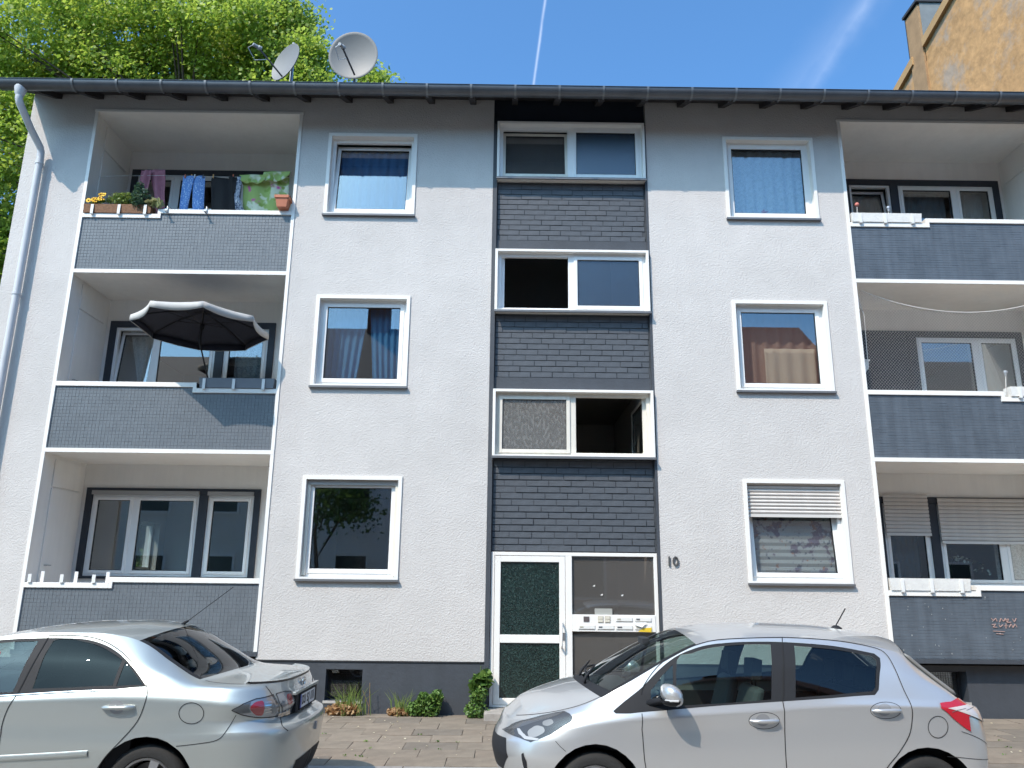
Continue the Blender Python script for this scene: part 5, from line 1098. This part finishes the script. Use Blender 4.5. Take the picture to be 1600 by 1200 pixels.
# boot lip
us = np.linspace(car.utop(4.26), .999, 26); Pq = car.line(car.K-1, us); Pl = [(p[0]-.010, -p[1]*.985, p[2]+.010) for p in Pq]; Pl = Pl+[(x, -y, z) for x, y, z in Pl[::-1][1:]]
lip = MB()
rows = [[(x-.05, y*.97, z-.012) for x, y, z in Pl], [(x-.004, y, z+.010) for x, y, z in Pl], [(x+.012, y*1.004, z+.008) for x, y, z in Pl]]
car.part(lip.grid(rows), 'boot_lip', PM, smooth=True, fix=False); lp2 = MB().grid([rows[2], [(x+.010, y*1.003, z-.016) for x, y, z in Pl], [(x-.012, y*.995, z-.024) for x, y, z in Pl]]); car.part(lp2, 'boot_lip_edge', M('lip_dark', (.06, .055, .055), .4), smooth=True, fix=False)
# tail lamps
T1 = [(362, 1110), (380, 1100), (400, 1092), (427, 1085.5), (433, 1098), (437, 1118), (420, 1121), (400, 1121), (378, 1117)]
T2 = [(431, 1084), (445, 1080), (455, 1080), (460, 1090), (459, 1103), (441, 1112), (436, 1098)]
for Tn, nm in ((T1, 'tail_light'), (T2, 'boot_light')):
    uv = dense(car.inv(Tn), True, .006); car.patch([uv], off=.001, name=nm, mat=M('lamp_silver', (.42, .43, .44), .22, metal=.6)); 
for pg, mt, nm in (([(363, 1110), (381, 1101), (392, 1097), (388, 1106), (392, 1113), (378, 1115)], M('lamp_smoke', (.10, .105, .11), .2), 'lamp_smoke'), (roundpoly([(389, 1107), (398, 1097), (413, 1094), (412, 1118), (399, 1118)], 2), M('tail_red'), 'red_lens'), (roundpoly([(421, 1100), (430, 1098), (433, 1112), (424, 1116)], 2), M('lamp_blue'), 'reversing_light'), (roundpoly([(439, 1096), (445, 1094), (447, 1104), (441, 1107)], 2), M('lamp_blue'), 'reversing_light'), (roundpoly([(447, 1085), (455, 1083), (458, 1098), (450, 1102)], 2), M('tail_red'), 'red_lens')):
    car.patch([dense(car.inv(pg), True, .006)], off=.003, name=nm, mat=mt)
for k in range(4): car.ribbon([(414, 1098+5*k), (424, 1096.5+5*k)], .006, .0045, 'lamp_rib', CHROME)
for Tn in (T1, T2):
    uv = dense(car.inv(Tn), True, .006); car.patch([uv], off=.006, name='lamp_cover', mat=CLEAR); car.ribbon(dense(car.inv(Tn), True, .004)+[car.inv(Tn[:1])[0]], .007, .003, 'lamp_seal', GAP, mode='uv')
# boot shut lines on the tail
car.ribbon(curve([(415, 1072), (424, 1084), (432, 1100), (438, 1120), (441, 1134), (450, 1142)], 4), .007, .0015, 'boot_gap', GAP)
def tail(y, z, off=0):
    (u, v), = car.inv([(y, z)], 'yz'); P = car.side(u, v)[0]; N = car.normal(car.side, np.array([u]), np.array([v]))[0]; return Vector(P+N*off)
bp_ = [Vector(p_)+Vector((.004, 0, 0)) for p_ in car.line(4, np.linspace(.93, .999, 16))]; bp_ = [Vector((p.x, -p.y, p.z)) for p in bp_]+[p for p in bp_[::-1]]
car.part(MB().tube(bp_, .006, 6), 'bumper_top_gap', GAP, smooth=True)
# number plate in its recess
pr = thing('x', 'x', 'x'); bpy.data.objects.remove(pr)
xpl = tail(.02, .84).x
car.part(MB().box(xpl-.02, xpl+.010, -.40, .40, .925, .95), 'plate_garnish', PM, bevel=.004)
car.part(MB().box(xpl-.03, xpl+.004, -.36, .36, .785, .924), 'plate_recess', GAP)
plt = car.part(MB().box(xpl+.005, xpl+.013, -.26, .26, .80, .912), 'number_plate', M('plate_white', (.70, .71, .72), .4), bevel=.002)
car.part(MB().ring(-.268, .268, .793, .919, .008, 0, .012), 'plate_frame', CAR_BLACK, plt).data.transform(Matrix.Translation((xpl+.004, 0, 0)) @ Matrix(((0, 1, 0, 0), (1, 0, 0, 0), (0, 0, 1, 0), (0, 0, 0, 1))))
car.part(MB().box(xpl+.0132, xpl+.0142, -.258, -.215, .802, .910), 'euro_band', M('plate_blue', (.01, .05, .35), .4), plt)
def tailtext(txt, size, y, z, mat, name, par=None, bold=.0):
    me = textmesh(txt, size, .0012, bold); me.transform(Matrix.Translation((xpl+.0145, y, z)) @ Matrix(((0, 0, 1, 0), (1, 0, 0, 0), (0, 1, 0, 0), (0, 0, 0, 1)))); o = link(name, me, mat); o.parent = par or car.t; return o
for ch_, yy_ in zip('DUSJ111', (-.165, -.105, -.005, .045, .115, .160, .205)): tailtext(ch_, .10, yy_, .856, M('plate_black', (.01, .01, .01), .5), 'plate_character', plt, .002)
# emblem and badge on the tail
em = Vector((tail(.02, .985).x+.012, 0, .985)); car.part(MB().tube([em+Vector((0, .052*math.cos(a), .042*math.sin(a))) for a in np.linspace(0, 2*math.pi, 25)], .005, 6, caps=False).tube([em+Vector((0, -.046, .008)), em+Vector((0, -.018, .012)), em+Vector((0, 0, -.016)), em+Vector((0, .018, .012)), em+Vector((0, .046, .008))], .005, 6), 'emblem', CHROME, smooth=True)
bx_ = tail(.50, .80, .004); me = textmesh('mazda6', .058, .002, .001); n_ = (tail(.55, .80)-tail(.45, .80)).normalized(); bx_.y = -bx_.y; n_.y = -n_.y; n_ = -n_ if n_.y < 0 else n_
up_ = Vector((0, 0, 1)); out_ = n_.cross(up_); me.transform(Matrix.Translation(bx_+out_*.003) @ Matrix(((n_.x, up_.x, out_.x, 0), (n_.y, up_.y, out_.y, 0), (n_.z, up_.z, out_.z, 0), (0, 0, 0, 1)))); o = link('badge', me, CHROME); o.parent = car.t
car.part(MB().box(4.63, 4.652, -.02, .02, .60, .66), 'tow_cover', M('cup_shade_tow_grey'), bevel=.004)
car.patch([dense([(.95, .4), (.999, .4), (.999, 1.15), (.955, 1.1)], True, .01)], off=.003, name='rear_valance', mat=CAR_BLACK)
# aerial, cabin, wheels
P = car.top(car.utop(3.27), 1)[0]; ae = car.part(MB().tube([(P[0]-.02, 0, P[2]-.005), (P[0], 0, P[2]+.02), (P[0]+.03, 0, P[2]+.035)], [.02, .014, .007], 8), 'aerial_base', CAR_BLACK, smooth=True); car.part(MB().tube([(P[0]+.02, 0, P[2]+.03), (P[0]+.40, 0, P[2]+.33)], .003, 6), 'aerial', CAR_BLACK, ae)
car.part(MB().box(.6, 4.2, -.72, .72, .20, .34), 'floor_pan', CABIN); car.part(MB().prism([(1.25, -.70, .6), (1.35, -.70, .98), (1.75, -.70, .98), (1.85, -.70, .85), (1.6, -.70, .55)], (0, 1.4, 0)), 'dashboard', CABIN, bevel=.03)
car.part(MB().prism([(3.42, -.62, .95), (3.44, -.62, 1.03), (4.0, -.62, 1.05), (4.02, -.62, .9)], (0, 1.24, 0)), 'parcel_shelf', CABIN)
for y in (-.37, .37): seat(car, 2.05, y, .42, .62)
seat(car, 3.02, 0, .42, .58, True, .60)
for sg in (-1, 1):
    car.part(MB().box(1.6, 3.4, sg*.76-.02, sg*.76+.02, .3, .93), 'door_lining', CABIN)
    for x in (.90, 3.565):
        wheel(car, x, .31, .31, .845, 5, sg); car.part(MB().lathe((x, sg*.835, .31), [(.395, 0), (.39, -.28), (.0005, -.29)], 24, M_=Matrix.Rotation(-sg*math.pi/2, 3, 'X')), 'wheel_arch', GAP)
    mc = Vector((1.82, sg*.98, 1.03)); car.part(MB().lathe(mc, [(.0005, -.10), (.05, -.095), (.085, -.05), (.095, .0), (.085, .04), (.0005, .045)], 16, M_=Matrix.Rotation(math.pi/2, 3, 'Y')).tube([(1.75, sg*.82, .98), mc], .025, 8), 'wing_mirror', PM, smooth=True)
car.part(MB().box(.35, 4.45, -.68, .68, .20, .30), 'underbody', GAP)
for sg in (-1, 1): car.patch([dense([(.05, 4.6), (.10, 4.6), (.15, 6.4), (.07, 6.4)], True, .006)], off=.002, name='headlight', mat=CLEAR, side=sg); 
car.patch([dense([(.002, 1.5), (.05, 1.5), (.055, 4.3), (.002, 4.3)], True, .006)], off=.0025, name='grille', mat=CAR_BLACK)
tg = Vector((-4.06, -4.98, 1.20)); t = thing('red_air_freshener', 'small red hanging tag inside left car front window', 'tag', tg); MB().lathe(tg, [(.0005, -.004), (.03, -.004), (.035, 0), (.03, .004), (.0005, .004)], 14, axis='y').tube([tg+Vector((0, 0, .03)), tg+Vector((0, 0, .12))], .002, 4).build('tag_disc', M('tag_red', (.6, .03, .06), .5), t)
# ================================================================ ground, street, neighbours, trees
BOUNCE_ROAD = M('pale_bounce_road', (.25, .235, .21), .85, var=.25, vs=30, var2=.15, vs2=.8, bump=.5, bs=120)  # unseen road surface, made pale to bounce sunlight up
gr = tag(MB().poly([(-400, -400, -.125), (400, -400, -.125), (400, 400, -.125), (-400, 400, -.125)]).build('ground', M('earth_grass', (.07, .085, .035), .95, var=.3, vs=2)), kind='structure')
tag(MB().poly([(-120, -11.0, -.055), (120, -11.0, -.055), (120, -3.26, -.055), (-120, -3.26, -.055)]).build('road', BOUNCE_ROAD), kind='structure')
pv = tag(MB().box(-60, 60, -3.10, .6, -.14, -.008).build('pavement', M('pavement_sand', (.19, .152, .115), .95, var=.3, vs=14)), kind='structure')
tag(MB().box(-60, 60, -15.4, -11.0, -.14, -.0).build('far_pavement', M('pavement_far', (.26, .235, .20), .95, var=.2, vs=3)), kind='structure')
SL = [M('paving_slab_%d' % i, c_, .92, var=.16, vs=9, bump=.45, bs=70, var2=.10, vs2=1.7) for i, c_ in enumerate(((.205, .166, .128), (.195, .16, .124), (.222, .182, .141), (.165, .139, .112), (.20, .165, .128)))]
slabm = []
for mt in SL:
    me = MB().prism([(-.298, -.198, 0), (.298, -.198, 0), (.298, .198, 0), (-.298, .198, 0)], (0, 0, .06)).mesh('paving_slab'); me.materials.append(mt); slabm.append(me)
rs_ = random.Random(3)
for r in range(8):
    y = -2.88+r*.402
    if y > .05: break
    off = (r % 2)*.3+rs_.uniform(-.06, .06)
    x = -8.7+off
    while x < 10.2:
        o = link('paving_slab', slabm[rs_.choice((0, 0, 1, 2, 2, 3, 4, 4))], None, pv); o.location = (x, y, -.06+rs_.uniform(-.003, .004)); o.rotation_euler = (rs_.uniform(-.008, .008), rs_.uniform(-.006, .006), rs_.uniform(-.006, .006)); o.matrix_parent_inverse = parent_inv(pv); x += .603
km = MB().prism([(-.495, -.075, -.16), (.495, -.075, -.16), (.495, -.075, -.02), (.495, -.055, 0), (-.495, -.055, 0), (-.495, -.075, -.02)], (0, .15, 0)).mesh('kerb_stone'); km.materials.append(M('kerb_granite', (.26, .25, .24), .85, var=.2, vs=20, bump=.3, bs=60))
for i in range(24):
    o = link('kerb_stone', km, None, pv); o.location = (-11.5+i, -3.175, 0); o.matrix_parent_inverse = parent_inv(pv)
# weeds along the plinth
rw = random.Random(11)
def grassclump(name, label, x, y, n, h, spread, mat, cat='weed', lean=.3):
    t = thing(name, label, cat, (x, y, 0), 'weeds along the wall'); b = MB()
    for _ in range(n):
        bx, by = x+rw.gauss(0, spread), min(y+rw.gauss(0, .04), -.01); hh = h*rw.uniform(.4, 1.1); dx, dy = rw.gauss(0, lean)*hh, -abs(rw.gauss(0, .2))*hh; w_ = rw.uniform(.003, .006)
        p = [Vector((bx, by, -.03)), Vector((bx+dx*.3, by+dy*.3, hh*.6)), Vector((bx+dx, by+dy, hh))]
        b.poly([p[0]-Vector((w_, 0, 0)), p[0]+Vector((w_, 0, 0)), p[1]+Vector((w_, 0, 0)), p[1]-Vector((w_, 0, 0))]); b.poly([p[1]-Vector((w_, 0, 0)), p[1]+Vector((w_, 0, 0)), p[2]])
    b.build('blades', mat, t, fix=False); return t
DRY = leafmat('dry_leaf', (.30, .15, .06), (.42, .28, .14)); GRB = leafmat('grass_blade', (.10, .17, .03), (.26, .32, .10)); WEED = leafmat('weed_leaf', (.07, .15, .03), (.17, .27, .06))
t = grassclump('grass_tuft', 'tall grass tuft with dry brown leaves beneath cellar window', -2.12, -.12, 90, .42, .09, GRB); b = MB(); leaves(b, (-2.2, -.14, .08), (.24, .09, .09), 420, .06, rw); b.build('dry_leaves', DRY, t, fix=False)
MB().tube([(-1.86, -.10, -.02), (-1.85, -.11, .2), (-1.86, -.10, .42)], .004, 5).tube([(-1.86, -.10, .12), (-1.95, -.10, .32)], .003, 5).build('stalks', DRY, t)
t = grassclump('grass_tuft', 'thin grass tuft left of round leafy weed', -1.42, -.10, 50, .34, .06, GRB); b = MB(); leaves(b, (-1.45, -.12, .05), (.16, .07, .06), 200, .055, rw); b.build('dry_leaves', DRY, t, fix=False)
t = thing('leafy_weed', 'round dense leafy weed at middle of dark plinth', 'weed', (-1.08, -.12, 0), 'weeds along the wall'); b = MB()
for c_, r_ in (((-1.20, -.13, .10), (.14, .09, .10)), ((-1.02, -.13, .14), (.16, .10, .15)), ((-.93, -.11, .24), (.09, .07, .10)), ((-1.1, -.14, .21), (.10, .08, .10))): leaves(b, c_, r_, 330, .055, rw)
b.build('leaves', WEED, t, fix=False); MB().tube([(-1.06, -.1, -.03), (-1.04, -.1, .2)], .008, 5).build('stem', M('stem_green'), t)
t = thing('leafy_weed', 'tall leafy weed growing beside the door step', 'weed', (-.36, -.14, 0), 'weeds along the wall'); b = MB()
for c_, r_ in (((-.38, -.2, .10), (.17, .12, .12)), ((-.36, -.16, .28), (.14, .10, .12))): leaves(b, c_, r_, 260, .05, rw)
leaves(b, (-.33, -.12, .46), (.15, .08, .14), 46, .17, rw, up=.8); b.build('leaves', WEED, t, fix=False); MB().tube([(-.36, -.12, -.03), (-.35, -.12, .3), (-.33, -.11, .66)], .008, 5).build('stem', M('stem_green'), t)
b = MB()
for _ in range(90):
    x, y = rw.uniform(-4, 9), rw.choice((-2.68, -2.28, -1.88, -1.47))+rw.gauss(0, .02)
    leaves(b, (x, y, .012), (.03, .01, .008), 6, .02, rw)
tag(b.build('joint_moss', WEED, fix=False), 'tiny green weeds growing in the paving joints', 'moss', kind='stuff')
b = MB()
for _ in range(160):
    x, y = rw.uniform(-4, 9), rw.uniform(-3.0, -.25); leaves(b, (x, y, .009), (.004, .004, .002), 1, .03, rw, up=6)
tag(b.build('fallen_petals', leafmat('litter', (.5, .42, .26), (.62, .58, .45)), fix=False), 'small pale fallen petals scattered on the paving', 'litter', kind='stuff')
# ---------------------------------------------------------------- neighbour with ochre gable
def ochre():
    m = M('ochre_render', (.475, .27, .118), .92, var=.24, vs=4.2, var2=.12, vs2=.35, bump=.5, bs=4, dist=.05); t = m.node_tree; b = t.nodes['Principled BSDF']
    src = b.inputs['Base Color'].links[0].from_socket; tc = t.nodes.new('ShaderNodeTexCoord'); n = t.nodes.new('ShaderNodeTexNoise'); n.inputs['Scale'].default_value = .9; n.inputs['Detail'].default_value = 8; n.inputs['Roughness'].default_value = .7
    t.links.new(tc.outputs['Object'], n.inputs['Vector']); r = t.nodes.new('ShaderNodeMapRange'); r.inputs[1].default_value = .50; r.inputs[2].default_value = .63; r.inputs[4].default_value = .75; t.links.new(n.outputs[0], r.inputs[0])
    mx = t.nodes.new('ShaderNodeMixRGB'); t.links.new(r.outputs[0], mx.inputs[0]); t.links.new(src, mx.inputs[1]); mx.inputs[2].default_value = (.34, .29, .25, 1); t.links.new(mx.outputs[0], b.inputs['Base Color']); return m
OC = ochre()
GX = 9.98
v0, v1 = atx(1404, 138, GX), atx(1482, 0, GX)
sl_ = (v1.z-v0.z)/(v1.y-v0.y)
zg = lambda y: v0.z+sl_*(y-v0.y)
nbh = thing('neighbour_house', 'tall ochre rendered neighbour house with patched gable and chimney', 'building', (15, 5, 0))
ridge_y = -.2
MB().prism([(GX, 10.8, -.2), (GX, 10.8, zg(10.8)), (GX, ridge_y, zg(ridge_y)), (GX, -1.0, zg(ridge_y)-.35), (GX, -1.0, -.2)], (10, 0, 0)).build('wall', OC, nbh)
MB().prism([(GX-.02, 11.0, zg(11.0)+.01), (GX-.02, ridge_y, zg(ridge_y)+.01), (GX-.02, -1.2, zg(ridge_y)-.42), (GX-.02, -1.2, zg(ridge_y)-.28), (GX-.02, ridge_y, zg(ridge_y)+.17), (GX-.02, 11.0, zg(11.0)+.17)], (10.1, 0, 0)).build('roof', TL_, nbh)
vb = MB()
for a, e in ((10.9, v0.y-.0-.62), (v0.y-1.24, ridge_y)):
    pass
ca, cb_ = atx(1446, 68, GX).y, atx(1430, 92, GX).y
for a, e in ((10.9, cb_), (ca, ridge_y)): vb.prism([(GX-.09, a, zg(a)-.16), (GX-.09, e, zg(e)-.16), (GX-.09, e, zg(e)+.06), (GX-.09, a, zg(a)+.06)], (.088, 0, 0))
vb.build('verge_board', M('verge_ochre', (.44, .27, .12), .7, var=.08), nbh)
ctop = atx(1419, 40, GX).z
y1_ = cb_+.12; y0_ = ca+.05
ch = MB().box(GX-.05, GX+1.1, y0_, y1_, zg(y1_)-1.6, ctop+.15).build('chimney', M('ochre_stain', (.34, .21, .11), .9, var=.2, vs=4), nbh)
MB().box(GX+.0, GX+1.12, y0_-.02, y0_-.001, zg(y0_)-.5, ctop+.2).build('cladding', M('slate_grey', (.20, .215, .22), .7, var=.12, vs=5), ch)
MB().box(GX-.10, GX+1.15, y0_-.06, y1_+.06, ctop+.2, ctop+.27).build('chimney_cap', M('cap_dark', (.04, .04, .045), .7), ch); MB().prism([(GX-.052, y1_+.001, zg(y1_)), (GX-.052, y1_+.035, zg(y1_)), (GX-.052, y1_+.035, ctop+.2), (GX-.052, y1_+.001, ctop+.2)], (1.1, 0, 0)).build('flashing', M('cap_dark'), ch)
MB().tube([(GX+.5, (y0_+y1_)/2, ctop+.26), (GX+.5, (y0_+y1_)/2, ctop+.40)], .07, 8).build('flue', M('cap_dark'), ch)
# ---------------------------------------------------------------- big maple behind
def maple(name, label, base, h, crown, nleaf, size, seed, lm, trunk_r=.3):
    rt = random.Random(seed); t = thing(name, label, 'tree', base); base = Vector(base); tr = MB()
    top = base+Vector((0, 0, h)); tr.tube([base-Vector((0, 0, .3)), base+Vector((.1, 0, h*.3)), base+Vector((-.1, .1, h*.65)), base+Vector((0, 0, h*.93))], [trunk_r, trunk_r*.8, trunk_r*.5, .04], 10)
    pts = []
    for (c_, r_, n) in crown:
        for _ in range(n):
            while True:
                d = Vector((rt.uniform(-1, 1), rt.uniform(-1, 1), rt.uniform(-1, 1)))
                if .35 < d.length < 1: break
            pts.append((Vector((c_[0]+d.x*r_[0], c_[1]+d.y*r_[1], c_[2]+d.z*r_[2])), rt.uniform(.5, 1.05)))
    for i, (p, s_) in enumerate(pts):
        if i % 7 == 0:
            z0 = max(base.z+h*.22, min(p.z-1.5, base.z+h*.8)); st = Vector((base.x, base.y, z0)); mid = st.lerp(p, .55)+Vector((0, 0, .35)); tr.tube([st, mid, p], [trunk_r*.28*(1-.6*(z0-base.z)/h), .05, .012], 5, caps=False)
    tr.build('trunk', M('bark', (.09, .07, .055), .9, var=.3, vs=8, bump=.6, bs=20), t, smooth=True)
    # leaf clumps as one crown mesh built with arrays
    V = []; F = []
    g = np.random.default_rng(seed)
    per = nleaf//len(pts)
    for p, s_ in pts:
        n = int(per*s_)
        d = g.normal(0, .36, (n, 3))*np.array([1, 1, .75])*s_*1.35
        c0 = np.array(p)+d
        nr = g.normal(0, 1, (n, 3))+np.array([-.55, -.6, .9])*1.1; nr /= np.linalg.norm(nr, axis=1)[:, None]
        a = np.cross(nr, g.normal(0, 1, (n, 3))); a /= np.linalg.norm(a, axis=1)[:, None]; b_ = np.cross(nr, a)
        l = size*g.uniform(.6, 1.25, (n, 1))
        V.append(np.stack([c0-a*l*.5, c0+b_*l*.48+nr*l*.1, c0+a*l*.55, c0-b_*l*.48+nr*l*.1], 1).reshape(-1, 3))
    V = np.concatenate(V); nf = len(V)//4
    me = bpy.data.meshes.new('crown'); me.vertices.add(len(V)); me.vertices.foreach_set('co', V.ravel()); me.loops.add(nf*4); me.loops.foreach_set('vertex_index', np.arange(nf*4)); me.polygons.add(nf); me.polygons.foreach_set('loop_start', np.arange(nf)*4); me.polygons.foreach_set('loop_total', np.full(nf, 4)); me.update(calc_edges=True); me.validate()
    link('crown', me, lm, t); return t
ML = leafmat('maple_leaf', (.16, .25, .03), (.38, .46, .08), trans=.5)
cr = []
rc = random.Random(2)
for (px, py, Y, r) in ((60, 60, 15, 3.0), (170, 30, 15, 3.0), (270, 60, 15, 2.9), (360, 80, 14.5, 2.6), (425, 75, 14.5, 1.7), (465, 105, 14, 1.2), (10, 140, 14, 2.6), (10, 230, 13.5, 2.4), (5, 320, 13, 2.2), (-60, 300, 13, 2.6), (0, 395, 12.8, 1.6), (-70, 420, 13, 2.2), (-80, 120, 15, 3.2), (120, 120, 17, 3.2), (300, 130, 17, 3.0), (420, 140, 16, 2.4), (200, -60, 16, 3.0), (60, -60, 16, 3.2), (330, -20, 16, 2.2), (400, 20, 15.5, 1.6), (455, 45, 15, .8), (150, 250, 16, 3.2), (60, 420, 15, 3.0), (250, 330, 16, 3.0), (80, 160, 15, 2.6), (200, 150, 15, 2.6), (320, 160, 15, 2.4), (420, 160, 14.5, 1.6), (500, 150, 14, .9), (585, 138, 13.8, .5), (250, 220, 16, 2.8), (440, 25, 15, .8), (425, 0, 15.5, .9)):
    p = at(px, py, Y); cr.append((p, (r, r, r*.85), int(9+r*r*3.2)))
maple('maple_tree', 'large sunlit yellow green maple behind left end of the roof', (-12.5, 15.5, -.1), 21, cr, 225000, .152, 4, ML, .42)
sb = []
for c_ in ((-11.5, 7.5, 1.6), (-12.5, 9.5, 2.2), (-11, 10.5, 1.5), (-13.5, 6.5, 1.8)): sb.append((Vector(c_), (1.4, 1.3, 1.3), 24))
maple('garden_shrub', 'green garden shrub beyond the left side wall', (-12, 8.5, -.1), 2.6, sb, 14000, .11, 9, leafmat('shrub_leaf', (.07, .14, .03), (.17, .26, .06), trans=.3), .09)
# ---------------------------------------------------------------- across the street (seen in the panes and the car paint)
def house(name, label, x0, x1, wallc, roofc, eave, ridge, yf=-15.4, depth=10):
    t = thing(name, label, 'building', ((x0+x1)/2, yf-depth/2, 0), 'houses across the street')
    MB().box(x0, x1, yf-depth, yf, -.2, eave).build('wall', M(name+'_wall%d' % x0, wallc, .9, var=.06, vs=2), t)
    r_ = MB().prism([(x0-.1, yf+.4, eave-.15), (x0-.1, yf-depth/2, ridge), (x0-.1, yf-depth-.4, eave-.15)], (x1-x0+.2, 0, 0)).build('roof', M('roof%d' % x0, roofc, .75, var=.25, vs=4, bump=.6, bs=9), t)
    cxx = x0+(x1-x0)*.3; MB().box(cxx, cxx+.9, yf-depth/2-.3, yf-depth/2+.4, ridge-.6, ridge+1.1).build('chimney', M('brick_red', (.22, .09, .06), .9), r_)
    n = int((x1-x0)/2.3)
    for k in range(3):
        for i in range(n):
            X = x0+(i+.5)*(x1-x0)/n; Z = 1.2+k*2.9
            if Z+1.5 > eave: continue
            if k == 0 and i == n//2:
                d = MB().box(X-.55, X+.55, yf-.02, yf+.05, 0, 2.2).build('door', M('door_brown', (.10, .06, .04), .5), t); MB().tube([(X+.4, yf+.05, 1.05), (X+.4, yf+.1, 1.05), (X+.3, yf+.1, 1.05)], .012, 6).build('handle', M('galvanised'), d); continue
            wn = MB().ring(X-.6, X+.6, Z, Z+1.45, .09, yf-.02, yf+.05).build('window', WHITE, t); MB().box(X-.51, X+.51, yf+.005, yf+.02, Z+.09, Z+1.36).build('pane', M('dark_pane', (.03, .035, .04), .08), wn)
    return t
house('street_house', 'cream rendered house across the street, reflected at left', -22, -9.3, (.76, .73, .67), (.05, .048, .05), 7.6, 11.6)
house('street_house', 'grey rendered house with dark roof across the street, reflected at centre', -9.2, 1.3, (.78, .76, .74), (.045, .045, .05), 8.0, 12.3)
house('street_house', 'brick house with red tiled roof across the street, reflected at right', 1.4, 12.5, (.62, .44, .36), (.30, .095, .05), 8.3, 12.6)
house('street_house', 'pale house across the street at far right', 12.6, 26, (.48, .46, .43), (.06, .05, .05), 7.8, 11.8)
sb = [(Vector((-5.6, -13.5, 4.2)), (.8, .7, .9), 14)]
maple('street_tree', 'small street tree across the road, reflected in lower left window', (-6.0, -13.6, 0), 4.9, sb, 2200, .14, 5, leafmat('street_leaf', (.06, .12, .03), (.14, .22, .05)), .10)
